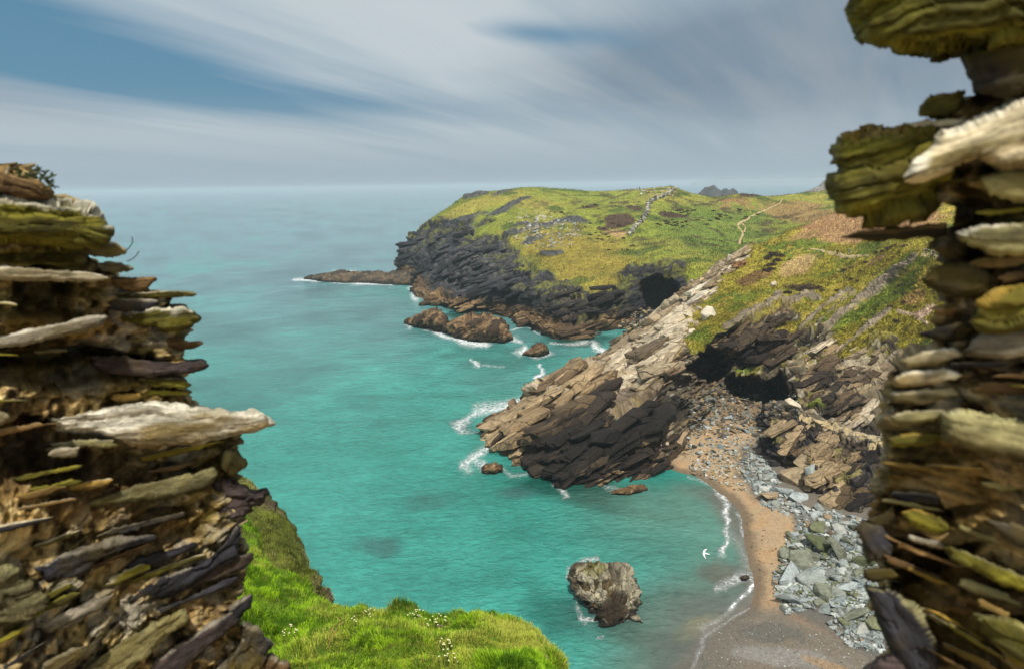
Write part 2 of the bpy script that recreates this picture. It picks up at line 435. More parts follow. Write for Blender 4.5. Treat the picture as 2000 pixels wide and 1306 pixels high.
# ------------------------------------------------------------------ sea
def build_sea():
    ys = np.concatenate([np.linspace(-200, 45, 8)[:-1], 45 * (430 / 45) ** np.linspace(0, 1, 420)[:-1],
                         430 * (60000 / 430) ** np.linspace(0, 1, 60)])
    us = np.concatenate([np.linspace(-6, -0.85, 8)[:-1], np.linspace(-0.85, 0.85, 520), np.linspace(0.85, 6, 8)[1:]])
    Yg, Ug = np.meshgrid(ys, us, indexing='ij')
    Xg = Ug * np.maximum(np.abs(Yg), 60)
    G = np.stack([Xg, Yg, np.zeros_like(Xg)], -1)
    px, py = proj(G)
    beh = Yg < 30
    px = np.where(beh, -5000, px); py = np.where(beh, 3000, py)
    n = fbm(G, 0.03, 3, 3); n2 = fbm(G * [1, 1, 1], 0.15, 3, 8)
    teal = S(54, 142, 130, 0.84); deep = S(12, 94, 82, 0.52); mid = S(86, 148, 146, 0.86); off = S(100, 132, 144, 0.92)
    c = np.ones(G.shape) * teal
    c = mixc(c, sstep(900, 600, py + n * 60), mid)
    c = mixc(c, sstep(720, 440, py + n * 40), off)  # far water greyed: haze and sky reflection painted into its colour
    c = mixc(c, np.clip(0.30 * n + 0.18 * n2, 0, 1), S(72, 168, 158, 1.0))
    c = mixc(c, np.clip(-0.4 * n, 0, 1), deep)
    for (x, y, rx, ry, a, s) in [(1090, 945, 150, 32, 12, .9), (1110, 665, 90, 16, -3, 1), (905, 613, 60, 10, 0, .9), (1215, 1225, 110, 40, 20, .75),
                                 (1090, 1195, 70, 55, 30, .5), (1000, 700, 170, 26, 8, .35), (1200, 990, 120, 16, 10, .5), (830, 560, 60, 6, 10, .6)]:
        c = mixc(c, s * sstep(1.25, 0.35, ell(px, py, x, y, rx, ry, a) + 0.35 * n2), deep)
    # sunken reefs showing through as dark patches
    for (x, y, rx, ry, a, s) in [(745, 1065, 46, 24, 10, .5), (830, 982, 55, 22, -5, .32), (905, 830, 30, 18, 0, .5), (1010, 962, 40, 12, 0, .5),
                                 (1185, 1190, 95, 60, 0, .35), (690, 1010, 60, 14, 0, .15)]:
        c = mixc(c, s * sstep(1.3, 0.2, ell(px, py, x, y, rx, ry, a) + 0.4 * n2), S(70, 78, 90, 0.6))
    # shoaling sand towards the beach
    shore = [(1330, 925), (1400, 950), (1440, 1010), (1472, 1080), (1490, 1130), (1475, 1190), (1400, 1240), (1340, 1320)]
    d = ldist(px, py, shore)
    near = sstep(320, 30, d + 28 * n) * sstep(925, 975, py)
    c = mixc(c, 0.62 * near, S(104, 134, 122, 0.75))
    bot = sstep(1060, 1190, py) * sstep(1180, 1420, px + 60 * n + (py - 1150) * 0.25)
    c = mixc(c, 0.85 * bot, S(98, 98, 92, 0.72))
    c = mixc(c, 0.6 * sstep(1.2, .3, ell(px, py, 1415, 1122, 70, 26, 10) + .3 * n2), S(95, 80, 72, 0.8))
    c = mixc(c, 0.18 * sstep(1.2, .2, ell(px, py, 1395, 1215, 75, 22, -12) + .5 * n2), S(190, 172, 110, 0.8))
    c = mixc(c, 0.8 * sstep(46, 10, d) * sstep(930, 975, py) * (px > 1300), S(112, 106, 98, 0.75))
    foam = np.zeros(px.shape)
    L = [([(900, 835), (930, 806), (985, 797), (1035, 780)], 13, .85), ([(905, 914), (940, 888), (960, 866)], 14, .9), ([(925, 905), (950, 912)], 12, .8),
         ([(1345, 931), (1392, 952)], 3, .6), ([(1392, 952), (1411, 985), (1424, 1020), (1429, 1050), (1418, 1086)], 5.5, .92),
         ([(1447, 1010), (1462, 1050), (1474, 1090), (1480, 1115)], 5, .8),
         ([(1435, 1045), (1455, 1075), (1465, 1110)], 16, .42), ([(1400, 1150), (1450, 1130), (1483, 1128)], 11, .75),
         ([(1425, 1190), (1450, 1165), (1478, 1140)], 8, 1.0), ([(1370, 1230), (1430, 1190)], 12, .5), ([(1352, 1306), (1372, 1250), (1418, 1213), (1466, 1186)], 6, .55),
         ([(835, 640), (862, 655), (905, 669), (950, 671)], 8, 1.0), ([(795, 632), (800, 640)], 5, .8), ([(995, 664), (1018, 668)], 6, .9), ([(1000, 645), (1025, 638)], 3, .8),
         ([(1018, 690), (1025, 678), (1045, 697), (1066, 692)], 8, 1.0), ([(1040, 737), (1062, 724), (1052, 714)], 4, 1.1), ([(922, 702), (938, 713)], 4, 1.0), ([(950, 712), (985, 716)], 2.5, .6),
         ([(803, 563), (812, 584)], 10, .9), ([(573, 546), (640, 549), (700, 553), (770, 556)], 3, .95), ([(650, 529), (700, 530)], 2, .7), ([(1162, 673), (1185, 692)], 8, 1.0),
         ([(1075, 668), (1110, 672), (1150, 668)], 4, .7), ([(1020, 632), (1060, 652)], 3, .6),
         ([(1098, 1125), (1108, 1107), (1138, 1094), (1170, 1090)], 7, .75), ([(1104, 1130), (1116, 1152), (1128, 1175)], 7, .5), ([(1140, 1206), (1168, 1206)], 5, 1.1), ([(1170, 1243), (1185, 1240)], 4, .6), ([(1125, 1180), (1150, 1212)], 8, .6),
         ([(975, 915), (1000, 925), (1040, 918)], 6, .6), ([(1085, 945), (1105, 965)], 6, .8), ([(1180, 952), (1200, 958)], 6, .6), ([(780, 1110), (820, 1116)], 3, .2),
         ([(690, 735), (720, 737)], 1.5, .3), ([(560, 560), (590, 561)], 1.5, .4), ([(770, 700), (790, 702)], 1.5, .3), ([(850, 770), (880, 772)], 1.5, .25)]
    w1 = fbm(G, .10, 3, 91); w2 = fbm(G, .10, 3, 95); w3 = fbm(G, .35, 2, 97)
    fx = px + np.clip((py - 480) / 40, 2, 9) * (w1 + .5 * w3); fy = py + np.clip((py - 480) / 70, 1, 6) * w2
    for ln, wd, st in L:
        foam = np.maximum(foam, st * np.exp(-np.abs(ldist(fx, fy, ln) / (wd * .95)) ** 1.5 * np.maximum(.35, 1 + 0.8 * n2)))
    # faint foam veins drifting in the bay
    foam = np.maximum(foam, 0.16 * sstep(.25, .7, n2) * sstep(330, 120, ldist(px, py, [(1000, 650), (1060, 720), (950, 800), (930, 900)])))
    grad = np.maximum(sstep(250, 20, d), 0) * (py > 900)
    m = NT('sea_water')
    at = m.n('ShaderNodeAttribute'); at.attribute_name = 'Col'
    fo = m.n('ShaderNodeAttribute'); fo.attribute_name = 'foam'
    fl = m.n('ShaderNodeAttribute'); fl.attribute_name = 'calm'
    tcn = m.n('ShaderNodeTexCoord'); ob = tcn.outputs['Object']
    mp = m.n('ShaderNodeMapping'); mp.inputs['Rotation'].default_value = (0, 0, math.radians(-12)); mp.inputs['Scale'].default_value = (0.62, 1.0, 1)
    m.l(ob, mp.inputs[0]); wv = mp.outputs[0]
    swell = m.noise(wv, 0.16, 4, 0.55, 0.5); chop = m.noise(wv, 1.0, 6, 0.66, 0.5); rip = m.noise(wv, 2.6, 4, 0.6, 0.3)
    lace = m.noise(ob, 1.9, 8, 0.8, 1.4)
    lace2 = m.n('ShaderNodeTexVoronoi'); lace2.feature = 'DISTANCE_TO_EDGE'; lace2.inputs['Scale'].default_value = 0.75
    warp = m.n('ShaderNodeVectorMath'); warp.operation = 'ADD'
    m.l(ob, warp.inputs[0]); m.l(m.noise(ob, 0.8, 3, .6, 0, 'Color'), warp.inputs[1]); m.l(warp.outputs[0], lace2.inputs['Vector'])
    veins = m.maprange(lace2.outputs['Distance'], 0.0, 0.25, 0.35, -0.25)
    f = m.math('ADD', m.math('ADD', fo.outputs['Fac'], m.math('MULTIPLY', m.math('SUBTRACT', lace, 0.5), 2.4)), m.math('MULTIPLY', veins, 0.8))
    f = m.maprange(f, 0.50, 1.05, 0.0, 0.95)
    f = m.math('MULTIPLY', f, m.maprange(fo.outputs['Fac'], 0.03, 0.25, 0.0, 1.0))
    f = m.math('MAXIMUM', f, m.math('MULTIPLY', m.maprange(fo.outputs['Fac'], .22, .8, 0, .9), m.maprange(m.noise(ob, .7, 7, .75, .9), .35, .65, .04, .45)))
    big = m.noise(ob, 0.045, 5, 0.6, 0.6)
    v = m.math('MULTIPLY', m.maprange(big, 0.3, 0.7, 0.86, 1.14), m.math('MULTIPLY', m.maprange(chop, 0.3, 0.7, 0.82, 1.18), m.maprange(swell, 0.3, 0.7, 0.90, 1.10)))
    cmb = m.n('ShaderNodeCombineColor'); [m.l(v, cmb.inputs[i]) for i in range(3)]
    base = m.mix(1.0, at.outputs['Color'], cmb.outputs[0], 'MULTIPLY')
    base = m.mix(f, base, (0.80, 0.84, 0.86))
    m.l(base, m.b.inputs['Base Color'])
    m.l(m.maprange(f, 0, 1, 0.16, 0.8), m.b.inputs['Roughness'])
    m.b.inputs['IOR'].default_value = 1.33
    h = m.math('ADD', m.math('MULTIPLY', swell, 1.8), m.math('ADD', m.math('MULTIPLY', chop, 0.95), m.math('MULTIPLY', rip, 0.16)))
    h = m.math('MULTIPLY', h, m.maprange(fl.outputs['Fac'], 0, 1, 1.0, 0.35))
    h = m.math('ADD', h, m.math('MULTIPLY', f, 0.25))
    m.l(m.bump(h, 1.0, 0.62), m.b.inputs['Normal'])
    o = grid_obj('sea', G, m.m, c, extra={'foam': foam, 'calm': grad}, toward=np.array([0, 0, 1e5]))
    tag(o, kind='structure')
build_sea()
# ------------------------------------------------------------------ terrain
EXTRA = {}
def ctrl_cols(cols):
    """cols: list of columns, each a list of (px,py,'z'/'Y',value) or world arrays -> (rows, cols, 3)"""
    out = []
    for c in cols:
        out.append([np.array(q) if len(q) == 3 and not isinstance(q[2], str) else (P(q[0], q[1], z=q[3]) if q[2] == 'z' else P(q[0], q[1], Y=q[3])) for q in c])
    return np.array(out).transpose(1, 0, 2)

def lerp_rows(A, i, n):
    """put n evenly spaced rows between rows i and i+1"""
    ins = [A[i] * (1 - k / (n + 1)) + A[i + 1] * (k / (n + 1)) for k in range(1, n + 1)]
    return np.concatenate([A[:i + 1], ins, A[i + 1:]])

mat_land = land_mat('heath_and_slate', 0.35, 0.45, 1.1, .55)
mat_prom = land_mat('promontory_slate', 0.42, 0.8, .7, .45, 2.6)
mat_rock = land_mat('shore_slate', 0.8, 1.0, .5, .2)
K = 1.0

# ---- far headland
def build_headland():
    z, Y = 'z', 'Y'
    C = [
     # foot,           band top,         mid cliff,         cliff top,        skyline
     [(772, 532, z, -.8), (776, 522, Y, 408), (777, 495, Y, 411), (800, 462, Y, 417), (906, 384, Y, 440)],
     [(800, 549, z, -.8), (806, 540, z, 3), (822, 505, Y, 370), (852, 452, Y, 395), (930, 377, Y, 445)],
     [(810, 590, z, -.8), (832, 570, z, 4), (865, 530, Y, 318), (920, 468, Y, 350), (968, 372, Y, 450)],
     [(868, 604, z, -.8), (882, 592, z, 3.5), (905, 552, Y, 288), (985, 492, Y, 315), (1030, 365, Y, 450)],
     [(950, 613, z, -.8), (962, 596, z, 3.5), (972, 560, Y, 272), (1035, 528, Y, 288), (1090, 368, Y, 445)],
     [(1010, 634, z, -.8), (1022, 608, z, 3.5), (1032, 574, Y, 252), (1066, 548, Y, 262), (1168, 374, Y, 435)],
     [(1085, 670, z, -.8), (1096, 637, z, 3.5), (1098, 600, Y, 232), (1112, 572, Y, 244), (1240, 372, Y, 425)],
     [(1150, 667, z, -.8), (1152, 637, z, 3.5), (1155, 600, Y, 232), (1160, 568, Y, 242), (1312, 368, Y, 415)],
     [(1203, 650, z, -.8), (1203, 622, z, 3.5), (1202, 588, Y, 238), (1212, 542, Y, 250), (1348, 380, Y, 410)],
     [(1262, 642, z, 1), (1266, 618, z, 3.5), (1268, 575, Y, 242), (1275, 515, Y, 252), (1400, 387, Y, 402)],
     [(1330, 650, z, 2), (1325, 612, z, 4), (1325, 570, Y, 242), (1345, 518, Y, 252), (1450, 380, Y, 400)],
     [(1420, 650, z, 4), (1420, 610, z, 8), (1425, 560, Y, 245), (1440, 512, Y, 256), (1510, 386, Y, 410)],
     [(1520, 650, z, 6), (1520, 610, z, 10), (1525, 540, Y, 255), (1555, 478, Y, 268), (1590, 377, Y, 420)],
     [(1640, 650, z, 6), (1650, 600, z, 10), (1665, 530, Y, 260), (1700, 450, Y, 275), (1720, 360, Y, 430)],
     [(1800, 650, z, 6), (1820, 600, z, 10), (1860, 520, Y, 260), (1900, 430, Y, 275), (1950, 340, Y, 440)],
    ]
    A = ctrl_cols(C)
    A = lerp_rows(A, 3, 3)
    s = np.linspace(0, 1, 5)[1:-1]
    for r, t in zip((4, 5, 6), s):      # the down slope bulges a little, the valley to the right stays hollow
        bulge = np.array([1.0, 3.5, 5, 6, 5.5, 4.5, 3.5, 3, 2, 0.5, -1.5, -3, -3, -1, 0])
        A[r, :, 2] += bulge * math.sin(math.pi * t)
    top = A[-1]
    A = np.concatenate([A, [top + [0, 22, -3.5], top + [0, 70, -16], top + [10, 130, -52]]])
    left = A[:, 0] + np.array([16, 26, -1.5]); left2 = A[:, 0] + np.array([50, 70, -8])
    left[:, 2] = np.minimum(left[:, 2], A[:, 0, 2]); left2[:, 2] = np.minimum(left2[:, 2], A[:, 0, 2] - 6)
    A = np.concatenate([left2[:, None], left[:, None], A, (A[:, -1] + [90, 0, 0])[:, None]], axis=1)
    G = loft(A, 1.7, 0.75)
    px, py = proj(G)
    N = orient(G, normals(G), np.array([-200., 100, 400]))
    nl = fbm(G, 0.02, 3, 21); nm = fbm(G, 0.09, 4, 22); nf = fbm(G, 0.5, 3, 23)
    # vegetation boundary
    rock = sdist(px, py, [(740, 560), (765, 470), (835, 436), (862, 428), (912, 430), (950, 424), (965, 432), (930, 450), (985, 466), (1010, 492), (1036, 520), (1050, 545), (1090, 553),
                          (1130, 578), (1162, 578), (1188, 560), (1216, 530), (1250, 506), (1300, 503), (1335, 520), (1352, 545), (1400, 620), (1400, 720), (740, 720)])
    rk = sstep(-7, 7, rock + 15 * nm + 8 * nl)
    nb = unit([-0.30, 0.12, 0.95])
    d1, h1 = strata(G, nb, [1, 0.2, 0], 5.0, 16, 31, 0.8, 0.3)
    d2, h2 = strata(G, nb, [1, 0.2, 0], 1.8, 6, 32, 0.5, 0.4)
    d3, h3 = strata(G, unit([-0.55, .1, .8]), [1, 0.2, 0], 0.8, 3, 33, 0.5, 0.4)
    disp = rk * (2.2 * d1 + 1.4 * d2 + .6 * d3 + 2.2 * ridged(G, .035, 3, 41) - .8) + (1 - rk) * (1.1 * nl + .45 * nm + .25 * np.abs(nf))
    # little outcrops in the turf
    oc = np.zeros(px.shape)
    for q in [(925, 380, 26, 6, -8), (985, 378, 22, 4, -14), (1000, 402, 30, 4, -22), (975, 416, 22, 4, -18), (1005, 457, 30, 5, -10), (1070, 497, 26, 4, -8), (1040, 470, 26, 6, -20),
              (1085, 435, 34, 4, -12), (1060, 442, 26, 5, 0), (1130, 430, 20, 4, 10), (1045, 455, 16, 3, -25), (900, 432, 40, 5, -20), (1012, 440, 20, 4, -15)]:
        oc = np.maximum(oc, sstep(1.25, .75, ell(px, py, *q) + .45 * nm + .2 * nf))
    disp = disp + oc * (1.0 + .9 * d2 + .3 * d3)
    disp *= sstep(0, 6, np.abs(np.arange(G.shape[0]))[:, None]) * 0 + 1
    top_f = sstep(6, 0, np.abs(py - 372)) * (py < 400)
    G2 = G + N * (disp * (1 - .6 * top_f))[..., None]
    # cave
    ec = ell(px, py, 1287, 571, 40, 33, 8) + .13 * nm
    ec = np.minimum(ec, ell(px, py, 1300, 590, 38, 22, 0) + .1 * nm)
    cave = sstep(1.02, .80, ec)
    ray_ = G2 - CAM; ray_ /= np.linalg.norm(ray_, axis=-1, keepdims=True)
    G2 = G2 + ray_ * (cave * 20 * (py < 612))[..., None]
    for q, dep in [((1010, 585, 22, 9, -30), 5), ((1045, 540, 14, 8, 20), 4), ((925, 520, 18, 10, 40), 4), ((890, 512, 12, 10, 20), 3), ((1120, 612, 10, 16, 0), 3), ((1178, 600, 16, 10, -30), 3)]:
        cc = sstep(1.3, .7, ell(px, py, *q) + .3 * nm)
        G2 = G2 + ray_ * (cc * dep)[..., None]
    # colour
    gr = np.ones(G.shape) * S(128, 138, 48, .92)
    gr = mixc(gr, sstep(-.3, .6, nl + .3 * nm), S(150, 144, 62, .92))
    gr = mixc(gr, sstep(.1, .6, nm), S(88, 106, 36, .8))
    gr = mixc(gr, .8 * sstep(1.2, .5, ell(px, py, 1120, 500, 140, 60, 15) + .3 * nm), S(148, 132, 52, .85))
    gr = mixc(gr, .75 * sstep(1.2, .4, ell(px, py, 1400, 445, 130, 60, 0) + .3 * nm), S(100, 124, 48, .85))
    gr = mixc(gr, .9 * sstep(.15, .35, nf * .6 + nm * .5 + .25 * (py < 470)) * sstep(1.2, .6, ell(px, py, 1440, 400, 60, 14, 0) + .2 * nm), S(150, 116, 76, .9))
    gr = mixc(gr, .85 * sstep(1.1, .7, ell(px, py, 1560, 415, 75, 22, 8) + .4 * nm), S(150, 122, 78, .9))
    gr = mixc(gr, .9 * sstep(1.1, .7, ell(px, py, 1205, 455, 24, 7, 6) + .25 * nm), S(168, 138, 96, .9))
    hs = sstep(.32, .5, fbm(G, .16, 4, 77) + .1 * nl) * sstep(1.3, .6, ell(px, py, 1330, 430, 330, 60, 4))
    gr = mixc(gr, .75 * hs, S(76, 62, 42, .8))
    for q in [(1210, 431, 31, 14, -4), (1178, 446, 12, 4, 10), (1240, 408, 20, 5, 8), (1315, 420, 26, 6, 8), (1465, 383, 24, 4, 0), (1150, 404, 20, 3, -5)]:
        gr = mixc(gr, sstep(1.1, .85, ell(px, py, *q) + .25 * nm + .12 * nf), S(82, 64, 46, .75))
    rc = np.ones(G.shape) * S(60, 61, 67, .62)
    rc = mixc(rc, sstep(.3, .8, h2), S(84, 84, 88, .7))
    rc = mixc(rc, .8 * sstep(.55, .8, h3), S(44, 44, 48, .5))
    rc = mixc(rc, .7 * sstep(.1, .6, nm) * sstep(560, 600, py + 0 * px), S(100, 90, 72, .8))
    rc = mixc(rc, .55 * sstep(.0, .5, fbm(G, .25, 3, 55)) * (px < 1020) * (py > 440), S(106, 104, 102, .75))
    rc = mixc(rc, .5 * sstep(.05, .5, fbm(G * [1, 1, .3], .2, 3, 56)) * sstep(1010, 1060, px), S(46, 40, 38, .8))
    rc = mixc(rc, .55 * sstep(.2, .6, nf) * sstep(1150, 1230, px) * (py < 560), S(96, 94, 52, .8))
    band = sstep(7.5, 3.5, G[..., 2] + 1.6 * nm) * (px < 1240)
    rc = mixc(rc, band * .9, S(124, 98, 66, .75))
    rc = mixc(rc, band * sstep(.5, .8, h2), S(156, 128, 90, .8))
    rc = mixc(rc, sstep(1.3, .5, G[..., 2]), S(52, 42, 34, .8))
    # bits of turf clinging to the ledges
    rc = mixc(rc, .8 * sstep(.28, .5, fbm(G, .3, 3, 61) + .25 * N[..., 2] - .1) * sstep(-70, -8, -rock + 0) , S(120, 122, 56, .85))
    c = mixc(gr, rk, rc)
    c = mixc(c, oc * .95, rc * .0 + S(84, 86, 88, .8) * (0.7 + .6 * h3[..., None]))
    wr = sstep(.45, .7, fbm(G, .45, 3, 88)) * sstep(1.15, .7, ell(px, py, 1070, 448, 75, 34, 18))
    c = mixc(c, .9 * wr, S(176, 168, 152, .9))
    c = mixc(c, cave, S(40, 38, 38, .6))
    for ln, wd, col, st in [([(1240, 372), (1150, 400), (1105, 418), (1075, 414)], .9, S(96, 88, 52, .8), .7), ([(1130, 395), (1190, 402), (1240, 408)], .8, S(90, 86, 48, .8), .7)]:
        c = mixc(c, st * sstep(wd * 2, wd * .6, ldist(px, py, ln) + nf), col)
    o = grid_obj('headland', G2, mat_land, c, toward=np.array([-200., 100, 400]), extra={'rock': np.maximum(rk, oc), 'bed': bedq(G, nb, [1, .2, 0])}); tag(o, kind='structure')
    return o
HEAD = build_headland()

# ---- near promontory with the sea caves
def build_promontory():
    z, Y = 'z', 'Y'
    C = [
     [(938, 832, z, .3), (945, 838, z, .8), (953, 844, z, 1), (961, 853, z, .5), (965, 862, z, -.6)],
     [(1000, 800, z, 2.2), (1003, 822, z, 3), (1006, 845, z, 3), (998, 872, z, 1.5), (985, 893, z, -.6)],
     [(1040, 775, z, 6.5), (1058, 800, z, 7), (1068, 840, z, 6), (1060, 882, z, 3), (1050, 920, z, -.6)],
     [(1062, 736, z, 9.5), (1120, 788, z, 9), (1140, 832, z, 8), (1135, 892, z, 4), (1120, 968, z, -.6)],
     [(1112, 714, z, 9), (1180, 766, z, 9.5), (1215, 815, z, 9), (1205, 892, z, 4), (1195, 958, z, -.6)],
     [(1163, 698, z, 3.5), (1230, 742, z, 10), (1275, 775, z, 11), (1290, 860, z, 4.5), (1300, 928, z, -.2)],
     [(1172, 684, z, -.6), (1250, 698, Y, 152), (1315, 718, Y, 131), (1335, 800, z, 6), (1345, 892, z, 1.0)],
     [(1215, 656, z, 1), (1272, 668, Y, 167), (1350, 668, Y, 140), (1375, 735, Y, 142), (1385, 782, z, 4.2)],
     [(1290, 608, Y, 205), (1345, 618, Y, 172), (1430, 625, Y, 148), (1445, 705, Y, 146), (1450, 778, z, 5)],
     [(1345, 562, Y, 206), (1405, 582, Y, 183), (1490, 622, Y, 152), (1500, 700, Y, 147), (1505, 796, z, 4.8)],
     [(1400, 527, Y, 211), (1465, 556, Y, 188), (1550, 615, Y, 156), (1565, 705, Y, 143), (1570, 815, z, 6)],
     [(1460, 490, Y, 216), (1545, 535, Y, 192), (1620, 630, Y, 152), (1630, 725, Y, 137), (1640, 840, z, 7)],
     [(1560, 450, Y, 228), (1625, 512, Y, 192), (1695, 630, Y, 149), (1700, 735, Y, 131), (1705, 860, z, 7.5)],
     [(1645, 411, Y, 240), (1705, 495, Y, 180), (1755, 610, Y, 146), (1755, 720, Y, 129), (1760, 872, z, 8)],
     [(1760, 378, Y, 240), (1800, 488, Y, 158), (1825, 600, Y, 140), (1825, 700, Y, 127), (1830, 880, z, 8)],
     [(1920, 350, Y, 240), (1900, 478, Y, 152), (1910, 600, Y, 136), (1910, 700, Y, 124), (1920, 890, z, 8)],
    ]
    A = ctrl_cols(C)
    foot = A[-1] + np.array([0, 1.5, -4]); 
    b1 = A[0] + np.array([-2, 6, -1.0]); b1[:6, 2] = np.maximum(A[0, :6, 2] - 3.5, -2); b1[6:, 2] = A[0, 6:, 2] - 3
    b2 = A[0] + np.array([-3, 14, 0]); b2[:, 2] = np.where(A[0, :, 2] < 12, -3, A[0, :, 2] - 15)
    A = np.concatenate([[b2, b1], A, [foot]])
    # sharpen: repeat rows between upper slope and rim
    tip = A[:, 0] + np.array([-1.5, 0.5, 0]); tip[:, 2] = -2.5
    A = np.concatenate([tip[:, None], A, (A[:, -1] + [45, -4, 1])[:, None]], axis=1)
    G = loft(A, 1.35, 0.6)
    px, py = proj(G)
    tw = np.array([-60., 40, 300])
    N = orient(G, normals(G), tw)
    nl = fbm(G, 0.035, 3, 121); nm = fbm(G, 0.15, 4, 122); nf = fbm(G, 0.8, 3, 123)
    nb = unit([-0.42, 0.28, 0.86]); sd = [0.3, 1, 0]
    d0, h0 = strata(G, nb, sd, 3.4, 20, 130, 0.3, 0.3)
    d1, h1 = strata(G, nb, sd, 1.5, 9.0, 131, 0.3, 0.4)
    d2, h2 = strata(G, nb, sd, 0.62, 4.4, 132, 0.3, 0.4)
    d3, h3 = strata(G, unit([-.5, .1, .82]), sd, 0.3, 1.6, 133, 0.5, 0.3)
    # turf area
    turf = sdist(px, py, [(1462, 486), (1440, 500), (1425, 520), (1408, 545), (1372, 572), (1350, 598), (1330, 640), (1338, 668), (1330, 700), (1365, 678), (1410, 650), (1470, 622), (1540, 590), (1560, 612),
                          (1500, 650), (1520, 680), (1580, 640), (1640, 655), (1600, 700), (1660, 700), (1700, 655), (1745, 660), (1760, 700), (1990, 720), (1990, 330), (1560, 380)])
    tf = sstep(-6, 6, turf + 13 * nm + 7 * nl + 6 * nf)
    rk = 1 - tf
    bare = rk
    slabz = sstep(12, -12, sdist(px, py, [(1330, 600), (1345, 668), (1290, 740), (1290, 950), (1400, 950), (1400, 780), (1990, 900), (1990, 500)]))
    face = sdist(px, py, [(1345, 672), (1400, 640), (1560, 600), (1760, 640), (1760, 900), (1380, 900), (1290, 940), (1300, 760)])
    # the cliff above the beach is creased with steep, overhanging ribs
    ribs = ridged(G * [1, 1, .55], 0.11, 4, 141)
    rs = sstep(-12, 10, sdist(px, py, [(1462, 480), (1400, 560), (1352, 610), (1345, 668), (1280, 745), (1200, 770), (1120, 750), (1060, 745), (1050, 725), (1165, 670), (1300, 590)]))
    disp = rk * (2.2 * d0 + 1.35 * d1 + .55 * d2 + .12 * d3 + .2 * nm) * (1 - .5 * rs) + rk * sstep(-10, 20, face) * 1.6 * ribs
    disp += tf * (.9 * nl + .5 * nm + .30 * np.abs(nf) + .3 * np.abs(fbm(G, 2.0, 2, 144)))
    disp *= np.where(px < 1000, .55, 1)
    # diagonal outcrop ribs in the turf
    oc = np.zeros(px.shape)
    for ln, wd in [([(1600, 660), (1650, 615), (1720, 555), (1790, 505)], 8), ([(1560, 645), (1600, 610), (1660, 568)], 4), ([(1640, 690), (1700, 640), (1740, 610)], 4),
                   ([(1415, 640), (1470, 612), (1520, 580)], 5), ([(1530, 590), (1575, 575), (1600, 582)], 3.5), ([(1680, 650), (1720, 622)], 3), ([(1590, 640), (1650, 590), (1670, 575)], 3)]:
        oc = np.maximum(oc, sstep(wd * 1.5, wd * .7, ldist(px, py, ln) + 3 * nm + 2 * nf))
    oc *= tf
    disp += oc * (.8 + .8 * d1 + .3 * d2)
    G2 = G + N * disp[..., None]
    ray_ = G2 - CAM; ray_ /= np.linalg.norm(ray_, axis=-1, keepdims=True)
    cave = np.zeros(px.shape)
    for q, dep in [((1386, 716, 40, 30, -14), 20), ((1345, 752, 32, 16, -42), 6), ((1420, 752, 50, 14, 12), 4.5), ((1480, 762, 62, 24, 14), 14), ((1516, 765, 24, 30, 10), 18), ((1290, 812, 30, 18, -45), 4), ((1545, 800, 20, 26, 0), 5)]:
        m_ = sstep(1.15, .70, ell(px, py, *q) + .28 * nm)
        G2 = G2 + ray_ * (m_ * dep)[..., None]; cave = np.maximum(cave, m_ * min(1, dep / 9))
    for q, dep in [((1150, 855, 45, 6, -25), 2.2), ((1100, 842, 50, 5, 12), 1.8), ((1146, 800, 6, 16, 0), 2), ((1050, 812, 26, 4, 0), 1.5), ((1230, 905, 60, 5, -18), 1.5), ((1080, 756, 60, 4, -6), 1.2), ((1185, 925, 26, 8, 10), 1.5), ((1245, 860, 30, 7, -45), 2)]:
        m_ = sstep(1.2, .6, ell(px, py, *q) + .3 * nm)
        G2 = G2 + ray_ * (m_ * dep)[..., None]
    # ---- colour
    pale = S(154, 134, 104, .85); paler = S(190, 174, 148, .9); brown = S(78, 61, 45, .66); dk = S(42, 34, 28, .55); gold = S(156, 126, 66, .85)
    rc = np.ones(G.shape) * brown
    rc = mixc(rc, sstep(.35, .75, h1), S(104, 86, 64, .75))
    rc = mixc(rc, sstep(.6, .85, h2), dk)
    up = sstep(.30, .72, N[..., 2] + .15 * nm)
    ridge_side = sstep(-12, 10, sdist(px, py, [(1462, 480), (1400, 560), (1352, 610), (1345, 668), (1280, 745), (1200, 790), (1120, 770), (1040, 790), (1035, 730), (1165, 670), (1300, 590)]) + 6 * nm)
    rc = mixc(rc, .9 * ridge_side, pale)
    rc = mixc(rc, ridge_side * sstep(.5, .8, h2), paler)
    rc = mixc(rc, ridge_side * sstep(.55, .9, h1) * .5, S(140, 128, 110, .9))
    rc = mixc(rc, ridge_side * sstep(.78, .9, h3) * .7, brown)
    rc = mixc(rc, .85 * sstep(1.15, .7, ell(px, py, 1385, 570, 80, 14, -42) + .3 * nm), S(222, 212, 192, .95))
    rc = mixc(rc, .9 * sstep(1.15, .75, ell(px, py, 1245, 795, 42, 26, -38) + .3 * nm), S(216, 206, 190, .95))
    rc = mixc(rc, .8 * sstep(1.15, .75, ell(px, py, 1175, 770, 52, 16, -8) + .45 * nm), S(186, 170, 156, .95))
    rc = mixc(rc, .8 * sstep(1.2, .7, ell(px, py, 1290, 710, 70, 12, -42) + .3 * nm), S(172, 146, 70, .9))
    rc = mixc(rc, .7 * sstep(1.2, .7, ell(px, py, 1145, 857, 30, 12, -25) + .3 * nm), S(150, 132, 60, .9))
    rc = mixc(rc, .7 * sstep(1.2, .7, ell(px, py, 1000, 815, 45, 16, -22) + .3 * nm), S(160, 138, 112, .9))
    rc = mixc(rc, .6 * sstep(1.2, .7, ell(px, py, 1035, 880, 45, 25, 20) + .3 * nm), S(126, 104, 76, .9))
    rc = mixc(rc, .8 * sstep(1.2, .7, ell(px, py, 1092, 765, 55, 12, -6) + .3 * nm), S(66, 60, 58, .8))
